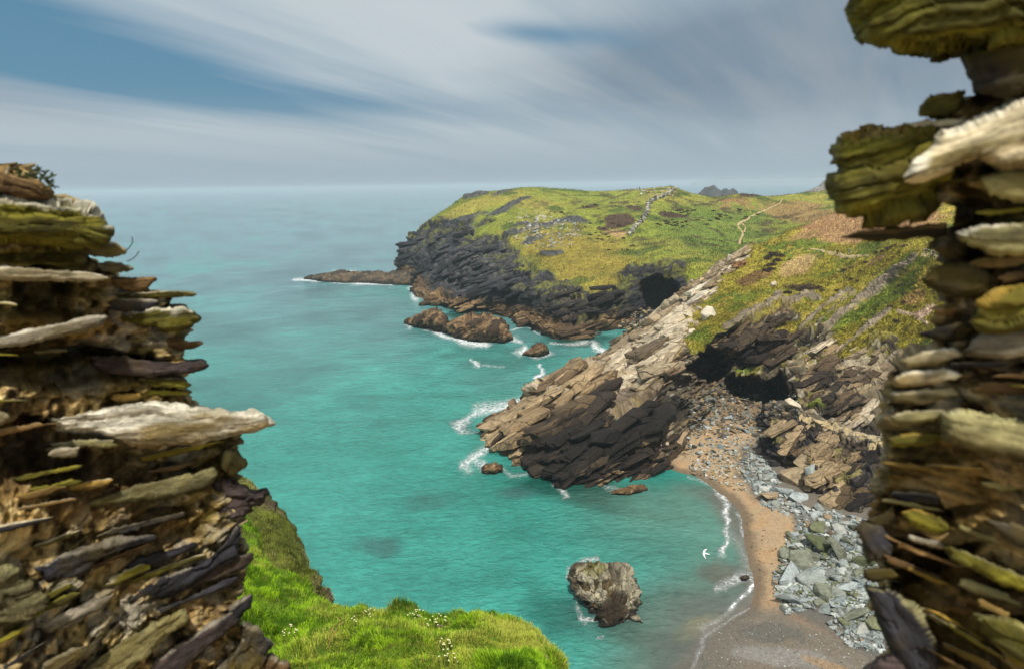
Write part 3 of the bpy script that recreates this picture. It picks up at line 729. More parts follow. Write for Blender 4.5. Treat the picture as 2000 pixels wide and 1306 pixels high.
    # beach cliff
    fc = sstep(-6, 14, face)
    fcol = np.ones(G.shape) * S(70, 62, 52, .7)
    fcol = mixc(fcol, sstep(.4, .8, h2), S(100, 90, 70, .8))
    fcol = mixc(fcol, .8 * sstep(.1, .5, nm + .3 * nl), S(54, 52, 54, .65))
    fcol = mixc(fcol, .8 * sstep(1.15, .6, ell(px, py, 1690, 740, 62, 70, 10) + .3 * nm), S(178, 164, 134, .9))
    fcol = mixc(fcol, .75 * sstep(1.15, .6, ell(px, py, 1610, 690, 60, 22, -30) + .3 * nm), S(146, 138, 108, .9))
    fcol = mixc(fcol, .8 * sstep(.22, .45, fbm(G, .3, 4, 171)) * (px > 1400), S(132, 124, 48, .85))
    for q in [(1540, 675, 14, 14, 0), (1597, 800, 22, 6, 5), (1455, 720, 22, 8, 0)]:
        fcol = mixc(fcol, .9 * sstep(1.1, .8, ell(px, py, *q) + .2 * nm), S(110, 128, 34, .9))
    fcol = mixc(fcol, .6 * sstep(.8, .92, h3), S(190, 182, 160, .9))
    rc = mixc(rc, fc, fcol)
    rc = mixc(rc, sstep(2.6, .9, G[..., 2] + .8 * nm) * (px < 1330), S(70, 54, 44, .8))
    rc = mixc(rc, .5 * sstep(.3, .55, fbm(G, .22, 3, 175)) * ridge_side * (px > 1150), S(160, 146, 70, .9))
    gr = np.ones(G.shape) * S(152, 144, 46, .92)
    gr = mixc(gr, sstep(-.1, .5, fbm(G, .07, 4, 181)), S(112, 128, 38, .88))
    gr = mixc(gr, .8 * sstep(.2, .5, fbm(G, .3, 4, 182)), S(172, 156, 66, .92))
    gr = mixc(gr, .5 * sstep(.2, .5, fbm(G, .9, 3, 183)), S(60, 62, 22, .7))
    gr = mixc(gr, .9 * sstep(1.1, .8, ell(px, py, 1700, 430, 150, 42, -8) + .2 * nm) * sstep(476, 462, py + .0 * px + 8 * nm), S(176, 140, 98, .9))
    gr = mixc(gr, .85 * sstep(1.1, .7, ell(px, py, 1560, 515, 44, 20, -22) + .25 * nm), S(190, 164, 112, .9))
    gr = mixc(gr, .7 * sstep(1.1, .7, ell(px, py, 1790, 590, 26, 14, -30) + .35 * nm), S(172, 140, 86, .9))
    gr = mixc(gr, .7 * sstep(1.1, .7, ell(px, py, 1715, 510, 26, 7, -25) + .35 * nm), S(160, 130, 90, .9))
    gr = mixc(gr, .8 * sstep(1.1, .7, ell(px, py, 1480, 540, 40, 12, -25) + .3 * nm), S(128, 96, 64, .85))
    gr = mixc(gr, .9 * sstep(1.1, .7, ell(px, py, 1570, 562, 40, 7, 2) + .5 * nm), S(74, 56, 38, .8))
    gr = mixc(gr, .8 * sstep(1.2, .7, ell(px, py, 1500, 600, 70, 16, -20) + .5 * nm), S(160, 148, 56, .95))
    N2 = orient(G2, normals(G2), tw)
    rc = mixc(rc, .6 * sstep(.45, .6, h1) * sstep(.55, .85, N2[..., 2] + .15 * nf) * (1 - ridge_side), S(158, 136, 102, .88))  # up-facing ledge tops painted paler by normal, for light-and-dark contrast
    rc = mixc(rc, ridge_side * .8 * sstep(.62, .72, h0), S(196, 180, 152, .92))
    rc = mixc(rc, ridge_side * .75 * sstep(.28, .18, h0), S(96, 82, 64, .8))
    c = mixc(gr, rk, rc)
    c = mixc(c, oc, S(136, 124, 104, .9) * (0.6 + .8 * h2[..., None]))
    c = mixc(c, cave * .7, S(86, 76, 66, .7))
    # bare trodden ground
    for ln, wd in [([(1756, 613), (1780, 619), (1800, 626), (1815, 640)], 2.2), ([(1800, 626), (1824, 608)], 5)]:
        c = mixc(c, sstep(wd * 1.8, wd * .7, ldist(px, py, ln) + 1.2 * nf), S(214, 194, 160, .95))
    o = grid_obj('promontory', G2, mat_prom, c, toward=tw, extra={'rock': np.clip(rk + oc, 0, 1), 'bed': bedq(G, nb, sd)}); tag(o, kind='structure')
    return o
PROM = build_promontory()

# ---- beach
def build_beach():
    z = 'z'
    C = [
     [(1230, 1380, z, -1.6), (1345, 1380, z, -.1), (1500, 1380, z, .5), (1760, 1380, z, 2.4), (1950, 1380, z, 5)],
     [(1250, 1320, z, -1.5), (1350, 1320, z, -.05), (1500, 1320, z, .5), (1750, 1320, z, 2.4), (1920, 1310, z, 5)],
     [(1290, 1250, z, -1.2), (1375, 1245, z, -.05), (1500, 1240, z, .45), (1700, 1220, z, 2.0), (1880, 1200, z, 5)],
     [(1380, 1190, z, -1), (1465, 1180, z, .0), (1530, 1165, z, .6), (1690, 1130, z, 2.3), (1870, 1100, z, 6)],
     [(1390, 1080, z, -1), (1468, 1080, z, .05), (1540, 1060, z, .9), (1690, 1030, z, 2.8), (1860, 1000, z, 7)],
     [(1360, 1005, z, -1), (1440, 990, z, .05), (1500, 970, z, 1), (1620, 930, z, 2.6), (1800, 900, z, 6)],
     [(1300, 965, z, -1), (1370, 925, z, .1), (1430, 890, z, 1.2), (1530, 865, z, 2.6), (1700, 850, z, 6)],
     [(1270, 935, z, -1), (1330, 905, z, .4), (1390, 845, z, 2), (1490, 828, z, 3.4), (1650, 830, z, 5)],
     [(1250, 900, z, -1), (1290, 880, z, .5), (1350, 795, z, 3.4), (1450, 796, z, 4.2), (1600, 815, z, 5)],
     [(1240, 850, z, -1), (1290, 820, z, 1.5), (1342, 762, z, 4.6), (1430, 778, z, 4.6), (1560, 805, z, 5)],
    ]
    A = ctrl_cols(C).transpose(1, 0, 2)
    A = np.concatenate([A, (A[:, -1] + [25, 0, 3])[:, None]], axis=1).transpose(1, 0, 2) if False else np.concatenate([ctrl_cols(C), (ctrl_cols(C)[-1] + [22, 0, 2.5])[None]], axis=0)
    G = loft(A, 1.5, 0.7)
    px, py = proj(G)
    nl = fbm(G, 0.08, 3, 201); nm = fbm(G, 0.4, 4, 202); nf = fbm(G, 2.2, 3, 203)
    G2 = G.copy(); G2[..., 2] += .12 * nl + .05 * nm + .03 * nf * sstep(.2, .8, G[..., 2])
    sand = S(172, 150, 120, .8); wet = S(122, 106, 86, .75); shingle = S(108, 104, 96, .8)
    c = np.ones(G.shape) * sand
    c = mixc(c, .5 * sstep(-.1, .6, nm), S(176, 140, 98, .9))
    c = mixc(c, .35 * sstep(.2, .6, nf), S(150, 118, 82, .85))
    c = mixc(c, sstep(.42, .12, G2[..., 2] + .05 * nm), wet)
    low = sstep(1165, 1205, py + 10 * nl) 
    c = mixc(c, .85 * low, shingle)
    c = mixc(c, .75 * low * sstep(1.15, .6, ell(px, py, 1530, 1282, 130, 22, 6) + .3 * nm), S(140, 138, 134, .8))
    c = mixc(c, .6 * low * sstep(1.1, .6, ell(px, py, 1640, 1235, 120, 16, 20) + .3 * nm), S(150, 122, 92, .9))
    c = mixc(c, .6 * low * sstep(1.1, .6, ell(px, py, 1620, 1300, 60, 10, 20) + .3 * nm), S(160, 128, 88, .9))
    c = mixc(c, .5 * low * sstep(1.1, .6, ell(px, py, 1500, 1235, 90, 24, 10) + .5 * nm), S(84, 86, 84, .8))
    c = mixc(c, .75 * sstep(840, 800, py + 12 * nl), S(104, 86, 66, .85))
    bed = sstep(-6, 14, sdist(px, py, [(1500, 830), (1440, 870), (1430, 930), (1470, 975), (1540, 985), (1550, 1030), (1520, 1100), (1510, 1150), (1540, 1200), (1700, 1290), (1900, 1290), (1900, 800)]) + 8 * nm)
    c = mixc(c, .8 * bed, S(96, 96, 92, .8))
    m = terrain_mat('sand_and_shingle', 2.2, 0.06, amp=.25, detail_amp=.30)
    o = grid_obj('beach', G2, m, c, toward=np.array([0, 0, 500.])); tag(o, kind='structure')
    return o
BEACH = build_beach()

# ---- rock buttress at the right edge of the beach
def build_buttress():
    z = 'z'
    C = [
     [(1496, 835, z, 3.2), (1497, 848, z, 3), (1498, 862, z, 2.8), (1499, 882, z, 1.6)],
     [(1510, 800, z, 7.5), (1512, 830, z, 6.6), (1516, 866, z, 4.6), (1520, 905, z, 1.8)],
     [(1545, 790, z, 9.2), (1552, 828, z, 7.6), (1560, 880, z, 5.2), (1572, 940, z, 2)],
     [(1600, 818, z, 9), (1606, 858, z, 7.4), (1614, 915, z, 5), (1622, 978, z, 2.2)],
     [(1660, 838, z, 9.4), (1666, 876, z, 7.6), (1672, 935, z, 5), (1682, 1002, z, 2.6)],
     [(1740, 862, z, 9.5), (1745, 905, z, 7.8), (1752, 960, z, 5.2), (1765, 1030, z, 3)],
     [(1850, 885, z, 10), (1855, 930, z, 8), (1860, 985, z, 5.6), (1870, 1060, z, 3.5)],
    ]
    A = ctrl_cols(C)
    bk = A[0] + np.array([0.5, 3.0, -.6]); bk2 = A[0] + np.array([1, 7, -4.5]); ft = A[-1] + np.array([0, -.5, -2.5])
    A = np.concatenate([[bk2, bk], A, [ft]])
    l0 = A[:, 0] + np.array([-.2, 1.5, 0]); l0[:, 2] = 1
    A = np.concatenate([l0[:, None], A, (A[:, -1] + [25, 0, 1])[:, None]], axis=1)
    G = loft(A, 1.2, .6)
    px, py = proj(G)
    tw = np.array([-40., 0, 120])
    N = orient(G, normals(G), tw)
    nb = unit([-0.5, -.1, 0.8]); sd = [1, .3, 0]
    nl = fbm(G, .12, 3, 301); nm = fbm(G, .4, 4, 302)
    d0, h0 = strata(G, nb, sd, 2.2, 5, 310, .6, .4); d1, h1 = strata(G, nb, sd, .9, 2.6, 311, .5, .4); d2, h2 = strata(G, nb, sd, .35, 1.3, 312, .5, .3)
    topf = sstep(0, 14, py - (790 + (px - 1545) * .37))
    G2 = G + N * ((1.3 * d0 + .75 * d1 + .28 * d2 + .9 * ridged(G, .22, 3, 320) * topf) * (.35 + .65 * topf))[..., None]
    c = np.ones(G.shape) * S(66, 58, 50, .7)
    c = mixc(c, sstep(.3, .8, h1), S(98, 86, 68, .8))
    c = mixc(c, .8 * sstep(.45, .8, h0), S(72, 68, 72, .8))
    c = mixc(c, .7 * sstep(.7, .9, h2), S(54, 46, 42, .8))
    c = mixc(c, .7 * sstep(12, 0, py - (793 + (px - 1545) * .39) + 14 * nm), S(160, 148, 124, .8))
    c = mixc(c, .7 * sstep(.2, .5, nm) * sstep(.2, .6, N[..., 2]), S(150, 140, 84, .9))
    c = mixc(c, .6 * sstep(.15, .5, nl + .4 * nm), S(60, 58, 62, .8))
    o = grid_obj('cliff_outcrop', G2, mat_rock, c, toward=tw, extra={'rock': np.ones(px.shape), 'bed': bedq(G, nb, sd)}); tag(o, kind='structure')
    return o
BUTT = build_buttress()

# ---- grassy ledge below the window and the slope behind it
def build_ledge():
    Y = 'Y'
    C = [
     [(250, 1420, Y, 9.2), (340, 1200, Y, 15), (420, 1000, Y, 26)],
     [(420, 1420, Y, 9.2), (450, 1220, Y, 14), (483, 1062, Y, 22)],
     [(540, 1420, Y, 9.2), (535, 1280, Y, 12.8), (532, 1142, Y, 18)],
     [(640, 1420, Y, 9.2), (640, 1300, Y, 12), (640, 1196, Y, 16)],
     [(745, 1420, Y, 9.2), (745, 1310, Y, 11.8), (742, 1212, Y, 15)],
     [(850, 1420, Y, 9.2), (848, 1312, Y, 11.6), (842, 1220, Y, 14.6)],
     [(950, 1420, Y, 9.2), (942, 1312, Y, 11.5), (932, 1218, Y, 14.5)],
     [(1020, 1420, Y, 9.2), (1008, 1318, Y, 11.3), (992, 1224, Y, 14.4)],
     [(1056, 1420, Y, 9.2), (1044, 1330, Y, 11), (1034, 1246, Y, 13.6)],
     [(1084, 1420, Y, 9.2), (1074, 1360, Y, 10.4), (1062, 1300, Y, 12)],
    ]
    A = ctrl_cols(C)
    e = A[-1]
    A = np.concatenate([A, [e + [0.1, .7, -.5], e + [.3, 1.5, -4], e + [.8, 4, -16]]])
    r = A[:, -1]
    A = np.concatenate([A, (r + [.35, .1, -.5])[:, None], (r + [.8, .4, -5])[:, None], (r + [2.5, 1, -18])[:, None]], axis=1)
    G = loft(A, 2.6, .7)
    px, py = proj(G)
    tw = np.array([0, 8., 90])
    N = orient(G, normals(G), tw)
    tus = fbm(G, 1.1, 3, 402)
    G2 = G + N * (.20 * fbm(G, .35, 3, 401) + .27 * sstep(-.2, .7, tus) + .05 * np.abs(fbm(G, 4, 3, 403)))[..., None]
    c = np.ones(G.shape) * S(92, 124, 22, .8)
    c = mixc(c, .6 * sstep(-.2, .5, fbm(G, .8, 3, 404)), S(62, 92, 16, .8))
    c = mixc(c, .6 * sstep(.2, .6, tus), S(84, 80, 28, .8))
    m = terrain_mat('turf', 6.0, 0.05, amp=.35)
    o = grid_obj('grassy_ledge', G2, m, c, toward=tw); tag(o, kind='structure')
    # slope behind
    C = [
     [(380, 900, Y, 47), (380, 1000, Y, 38), (380, 1100, Y, 31), (400, 1180, Y, 27), (420, 1260, Y, 24)],
     [(442, 915, Y, 46), (450, 985, Y, 38), (480, 1085, Y, 31), (520, 1160, Y, 27.5), (560, 1220, Y, 25.5)],
     [(470, 930, Y, 44), (500, 985, Y, 37.5), (540, 1075, Y, 31), (590, 1135, Y, 28), (610, 1200, Y, 26)],
     [(484, 936, Y, 43.5), (532, 1000, Y, 37), (570, 1072, Y, 31.5), (622, 1122, Y, 28.4), (640, 1190, Y, 26.4)],
    ]
    A = ctrl_cols(C)
    A = np.concatenate([(A[:, 0] + [-22, 2, 1])[:, None], A], axis=1)
    r = A[:, -1]
    A = np.concatenate([A, (r + [.25, .8, -1.2])[:, None], (r + [.9, 3, -7])[:, None], (r + [3, 8, -28])[:, None]], axis=1)
    G = loft(A, 1.6, .6)
    px, py = proj(G); tw = np.array([20, 0., 90])
    N = orient(G, normals(G), tw)
    nm = fbm(G, .5, 4, 412); d1, h1 = strata(G, unit([-.3, 0, .9]), [1, 0, 0], .5, 1.6, 413, .5, .3)
    rk = sstep(.1, .5, nm + .9 * sstep(1.2, .6, ell(px, py, 625, 1165, 26, 34, 0)) + .3 * sstep(12, 0, np.abs(sdist(px, py, [(470, 930), (540, 1000), (590, 1080), (640, 1130), (650, 1190), (500, 1190), (440, 1000)]))) - .2)
    G2 = G + N * (.5 * fbm(G, .2, 3, 411) + .3 * nm + rk * .35 * d1)[..., None]
    c = np.ones(G.shape) * S(96, 104, 30, .8)
    c = mixc(c, .6 * sstep(0, .5, fbm(G, 1.5, 3, 414)), S(60, 66, 18, .8))
    c = mixc(c, .5 * rk, S(104, 92, 70, .8)); c = mixc(c, rk * sstep(.5, .8, h1), S(70, 58, 46, .8))
    o2 = grid_obj('cliff_slope', G2, terrain_mat('cliff_turf', 2.5, 0.10, amp=.45), c, toward=tw); tag(o2, kind='structure')
    return o, o2
LEDGE, SLOPE = build_ledge()

def bvh(o):
    me = o.data; n = len(me.vertices)
    v = np.empty(n * 3, np.float32); me.vertices.foreach_get('co', v)
    f = np.empty(len(me.loops), np.int32); me.loops.foreach_get('vertex_index', f)
    return BVHTree.FromPolygons(v.reshape(-1, 3).tolist(), f.reshape(-1, 4).tolist())
TREES = {}
def cast(px, py, objs):
    d = ray(px, py); d = d / np.linalg.norm(d); best = None
    for o in objs:
        if o.name not in TREES: TREES[o.name] = bvh(o)
        h = TREES[o.name].ray_cast(Vector(CAM), Vector(d))
        if h[0] is not None and (best is None or h[3] < best[2]): best = (h[0], h[1], h[3])
    return best
def drop(x, y, objs):
    best = None
    for o in objs:
        if o.name not in TREES: TREES[o.name] = bvh(o)
        h = TREES[o.name].ray_cast(Vector((x, y, 90)), Vector((0, 0, -1)))
        if h[0] is not None and (best is None or h[0].z > best[0].z): best = (h[0], h[1])
    return best
# ---- big tilted slate slabs that break the surface of the promontory and the headland foot
def ledges(name, regions, surf, nb, along, seed, mat):
    r_ = np.random.RandomState(seed); V = []; F = []; Cc = []; Q = []; nv = 0
    zax = unit(nb); xax = unit(np.array(along) - zax * np.dot(along, zax)); yax = np.cross(zax, xax)
    for poly, n, lo, hi, cols, sink_ in regions:
        xs = [q[0] for q in poly]; ys = [q[1] for q in poly]; k = 0
        X_ = r_.uniform(min(xs), max(xs), n * 6); Y_ = r_.uniform(min(ys), max(ys), n * 6); ok = np.where(sdist(X_, Y_, poly) > 0)[0][:n]
        for i in ok:
            h = cast(X_[i], Y_[i], [surf])
            if h is None: continue
            L = (lo + (hi - lo) * r_.rand() ** 1.6) / FPX * h[2]; W = L * r_.uniform(.35, .6); T = L * r_.uniform(.10, .2)
            bm = bmesh.new()
            for sx in (-1, 1):
                for sy in (-1, 1):
                    for sz in (-1, 1):
                        bm.verts.new(((sx * .5 + r_.uniform(-.10, .10)) * L, (sy * .5 + r_.uniform(-.14, .14)) * W, (sz * .5 + r_.uniform(-.08, .08)) * T))
            for s_ in (-1, 1): bm.verts.new((s_ * L * r_.uniform(.52, .66), r_.uniform(-.3, .3) * W, r_.uniform(-.3, .3) * T)); bm.verts.new((r_.uniform(-.3, .3) * L, s_ * W * r_.uniform(.5, .65), r_.uniform(-.3, .3) * T))
            bmesh.ops.convex_hull(bm, input=bm.verts); bmesh.ops.delete(bm, geom=[v for v in bm.verts if not v.link_faces], context='VERTS')
            bmesh.ops.triangulate(bm, faces=bm.faces[:]); bm.verts.index_update()
            v = np.array([q.co[:] for q in bm.verts]); f = np.array([[q.index for q in t.verts] for t in bm.faces]); bm.free()
            a = r_.normal(0, .24); b = r_.normal(0, .16); c_ = r_.normal(0, .12); sink = sink_ + r_.uniform(-.12, .22)
            R = np.array([xax, yax, zax]).T @ np.array(Matrix.Rotation(a, 3, 'Z') @ Matrix.Rotation(b, 3, 'X') @ Matrix.Rotation(c_, 3, 'Y'))
            w_ = v @ R.T + np.array(h[0]) + zax * T * (.5 - sink)
            V.append(w_[f].reshape(-1, 3)); F.append(np.arange(len(f) * 3).reshape(-1, 3) + nv); nv += len(f) * 3
            q_ = .5 + .75 * float(fbm(np.array([h[0][:]]), .10, 3, 7)[0]) + r_.normal(0, .17)
            cs_ = sorted(cols, key=lambda c: -c.sum()); col = cs_[int(np.clip(q_, 0, .999) * len(cs_))] * r_.uniform(.85, 1.15)
            Cc.append(np.ones((len(f) * 3, 3)) * col)
    V = np.concatenate(V); F = np.concatenate(F)
    o = mesh_from(name, V, F, mat, np.concatenate(Cc), smooth=False, extra={'rock': np.ones(len(V)), 'bed': bedq(V, nb, [.3, 1, 0])})
    return tag(o, kind='structure')
_t = [S(172, 150, 116, .9), S(150, 128, 96, .85), S(120, 100, 74, .8), S(88, 72, 54, .7), S(64, 54, 44, .65)]
_d = [S(60, 50, 42, .65), S(84, 70, 54, .7), S(46, 40, 36, .6), S(112, 94, 68, .8)]
_p = [S(178, 160, 130, .9), S(152, 134, 106, .85), S(196, 182, 156, .92), S(120, 104, 82, .8)]
ledges('rock_ledges', [
    ([(950, 835), (1000, 805), (1045, 780), (1130, 790), (1210, 800), (1260, 800), (1290, 850), (1240, 900), (1150, 935), (1060, 905), (985, 880)], 190, 16, 105, _t + _d, .34),
    ([(1060, 880), (1290, 850), (1340, 880), (1300, 915), (1190, 950), (1120, 950)], 100, 10, 60, _d + _t[2:], .36),
    ([(1045, 745), (1110, 722), (1200, 760), (1180, 800), (1060, 785)], 40, 26, 90, _d + _t, .34),
    ([(1120, 722), (1180, 690), (1300, 612), (1340, 640), (1320, 690), (1260, 760), (1200, 770)], 130, 22, 85, _p, .36),
    ([(1350, 570), (1410, 525), (1455, 492), (1450, 512), (1385, 575), (1345, 612)], 40, 16, 50, _p + [S(214, 204, 182, .94)], .36),
    ([(1560, 660), (1740, 680), (1745, 830), (1600, 830)], 70, 16, 60, _t + _p, .36),
    ([(1400, 655), (1540, 610), (1560, 660), (1500, 720), (1420, 690)], 50, 18, 70, _d, .34)],
    PROM, [-0.42, 0.10, 0.90], [0.82, 0.45, 0.38], 31, mat_prom)
ledges('headland_ledges', [
    ([(800, 470), (880, 440), (980, 470), (1040, 530), (1000, 590), (860, 560), (790, 520)], 95, 9, 58, [S(70, 70, 76, .65), S(92, 92, 96, .7), S(50, 50, 55, .6)], .48),
    ([(830, 585), (960, 600), (1090, 640), (1180, 640), (1130, 662), (1010, 622), (830, 598)], 60, 12, 46, [S(132, 108, 76, .8), S(100, 80, 58, .75), S(156, 130, 94, .85)], .34),
    ([(1060, 560), (1200, 560), (1230, 620), (1080, 630)], 40, 14, 50, [S(56, 52, 50, .6), S(76, 70, 64, .7)], .36)],
    HEAD, [-0.30, 0.12, 0.95], [0.9, 0.1, 0.35], 32, mat_land)
ledges('buttress_ledges', [([(1510, 830), (1600, 835), (1735, 880), (1735, 1000), (1640, 985), (1540, 920)], 90, 12, 58, _d + _t[:2] + _t[:1], .40)],
    BUTT, [-0.5, -.1, 0.8], [.8, .3, .4], 33, mat_rock)
# ------------------------------------------------------------------ the two broken slate walls either side of the view
WC = {'pale': (S(204, 190, 156, .85), S(120, 108, 70, .8)), 'white': (S(226, 220, 200, .92), S(150, 132, 92, .85)), 'olive': (S(122, 116, 36, .85), S(78, 74, 26, .75)),
      'brown': (S(138, 110, 70, .85), S(86, 66, 42, .8)), 'dark': (S(58, 58, 64, .75), S(38, 36, 40, .7)), 'purple': (S(84, 72, 70, .8), S(52, 44, 44, .75)),
      'green': (S(150, 144, 100, .85), S(98, 90, 58, .8)), 'black': (S(44, 40, 34, .7), S(26, 24, 22, .7)), 'gold': (S(168, 136, 60, .85), S(106, 84, 44, .8)), 'grey': (S(158, 150, 132, .85), S(102, 94, 76, .8))}
def wall_mat(name, scale, bd):
    m = NT(name)
    at = m.n('ShaderNodeAttribute'); at.attribute_name = 'Col'
    tc = m.n('ShaderNodeTexCoord'); ob = tc.outputs['Object']
    qa = m.n('ShaderNodeAttribute'); qa.attribute_name = 'bed'; qv = qa.outputs['Vector']
    mp = m.n('ShaderNodeMapping'); mp.inputs['Scale'].default_value = (1, 1, 6.0); m.l(qv, mp.inputs[0])
    mp2 = m.n('ShaderNodeMapping'); mp2.inputs['Scale'].default_value = (1, 1, 2.2); m.l(qv, mp2.inputs[0])
    n1 = m.noise(mp.outputs[0], scale, 8, .7, .6); n2 = m.noise(mp2.outputs[0], scale * 3.2, 6, .75, .2); n3 = m.noise(qv, scale * .5, 4, .6, .5)
    v = m.math('MULTIPLY', m.maprange(n1, .32, .68, .42, 1.6), m.maprange(n2, .3, .7, .42, 1.7))
    cmb = m.n('ShaderNodeCombineColor'); [m.l(v, cmb.inputs[i]) for i in range(3)]
    c = m.mix(1.0, at.outputs['Color'], cmb.outputs[0], 'MULTIPLY')
    c = m.mix(m.maprange(n3, .50, .68, 0, .6), c, tuple(S(126, 108, 26, .85)))           # yellow-green lichen film
    c = m.mix(m.maprange(n2, .66, .74, 0, .6), c, tuple(S(196, 190, 168, .8)))           # pale lichen specks
    m.l(c, m.b.inputs['Base Color']); m.b.inputs['Roughness'].default_value = .88; m.b.inputs['Specular IOR Level'].default_value = .3
    m.l(m.bump(m.math('ADD', n1, m.math('MULTIPLY', n2, .5)), 1.0, bd), m.b.inputs['Normal'])
    return m.m
mat_wall = wall_mat('lichened_slate', 9.0, .020)

def wall_core(parent, edge, x_far, ymap, bed, back, seed, cavs, tints, yr=(-160, 1420)):
    """edge: (py, px) silhouette; x_far: outer px; the face runs from x_far to the edge and then turns away"""
    e = np.array(edge, float)
    pys = np.arange(yr[0], yr[1], 2.2)
    xe = np.interp(pys, e[:, 0], e[:, 1])
    nface = int(abs(xe.mean() - x_far) / 2.2)
    uu = np.linspace(0, 1, nface)
    sgn = 1 if x_far < xe.mean() else -1
    PX = x_far + (xe[:, None] - x_far) * uu[None, :]
    PY = np.repeat(pys[:, None], nface, 1)
    Yd = ymap(PX)
    nb_ = 26
    t = np.linspace(0, 1, nb_ + 1)[1:]
    PXb = xe[:, None] - sgn * (back[0] * t[None, :] ** 1.6)
    Yb = ymap(xe)[:, None] + back[1] * t[None, :] ** .8
    PXa = np.concatenate([PX, PXb], 1); Ya = np.concatenate([Yd, Yb], 1); PYa = np.repeat(pys[:, None], PXa.shape[1], 1)
    dx = (PXa - CX) / FPX; dy = (CY - PYa) / FPX
    D = Fv + dx[..., None] * Rv + dy[..., None] * Uv
    G = CAM + D * (Ya / D[..., 1])[..., None]
    ang = np.radians(bed(PXa, PYa))
    gz = G[..., 2] - EYE + .55; gx = G[..., 0] + sgn * .5
    zz = gz * np.cos(ang) - gx * np.sin(ang)
    xx = gx * np.cos(ang) + gz * np.sin(ang)
    Q = np.stack([xx, G[..., 1], zz], -1)
    d1, h1 = strata(Q, [0, 0.05, 1], [1, 0, 0], .036, .20, seed, .9, .15)
    d2, h2 = strata(Q, [0, 0.05, 1], [1, 0, 0], .016, .11, seed + 1, .5, .3)
    lum = fbm(Q, 7, 4, seed + 2); gr = fbm(Q, 60, 3, seed + 3); gv = ridged(Q * [1, 1, 2.2], 14, 3, seed + 4)
    mort = sstep(-.15, .35, fbm(Q * [.6, 1, 1], 5.5, 3, seed + 5))
    disp = (.022 * lum + (1 - .8 * mort) * (.024 * d1 + .009 * d2) + .014 * gv) * Ya / 1.3 + .007 * gr * (1 + mort)
    px, py = PXa, PYa
    cav = np.zeros(px.shape)
    for q, dep in cavs:
        mm = sstep(1.25, .7, ell(px, py, *q) + .5 * lum + .25 * d1); disp = disp - mm * dep * .6; cav = np.maximum(cav, mm)
    dirv = G - CAM; dirv /= np.linalg.norm(dirv, axis=-1, keepdims=True)
    face = sstep(1.0, .0, np.maximum(0, (np.arange(px.shape[1])[None, :] - nface) / nb_)) 
    N = orient(G, normals(G))
    mixN = unit_a(-dirv * .75 + N * .5)
    G2 = G + mixN * disp[..., None]
    # ragged silhouette: thin courses jut past one another
    jut = (.5 * d1 + .35 * d2) * sstep(nface - 70, nface, np.arange(px.shape[1]))[None, :]
    G2 = G2 + (Rv * sgn)[None, None] * (.016 * jut)[..., None]
    c = np.ones(G.shape) * S(164, 140, 88, .95)
    c = mixc(c, sstep(.3, .6, h1), S(140, 128, 66, .9)); c = mixc(c, sstep(.62, .75, h1), S(122, 112, 88, .88)); c = mixc(c, sstep(.82, .9, h1), S(188, 178, 144, .9))
    c = mixc(c, .5 * sstep(.75, .9, h2), S(48, 44, 42, .7))
    c = mixc(c, mort * .8, S(164, 132, 78, .9))
    c = mixc(c, .9 * sstep(.15, .4, gr), S(206, 180, 126, .95)); c = mixc(c, .85 * sstep(.15, .45, -gr), S(58, 44, 28, .7)); c = mixc(c, .6 * sstep(.25, .5, fbm(Q, 30, 2, seed + 8)), S(190, 182, 160, .9))
    for q, col, st in tints:
        c = mixc(c, st * sstep(1.2, .5, ell(px, py, *q) + .3 * lum), col)
    c = mixc(c, cav * .4, S(70, 58, 40, .8))
    return grid_obj('mortar_core', G2, mat_wall, c, parent, extra={'bed': Q + seed * .37})

def unit_a(v): return v / (np.linalg.norm(v, axis=-1, keepdims=True) + 1e-12)

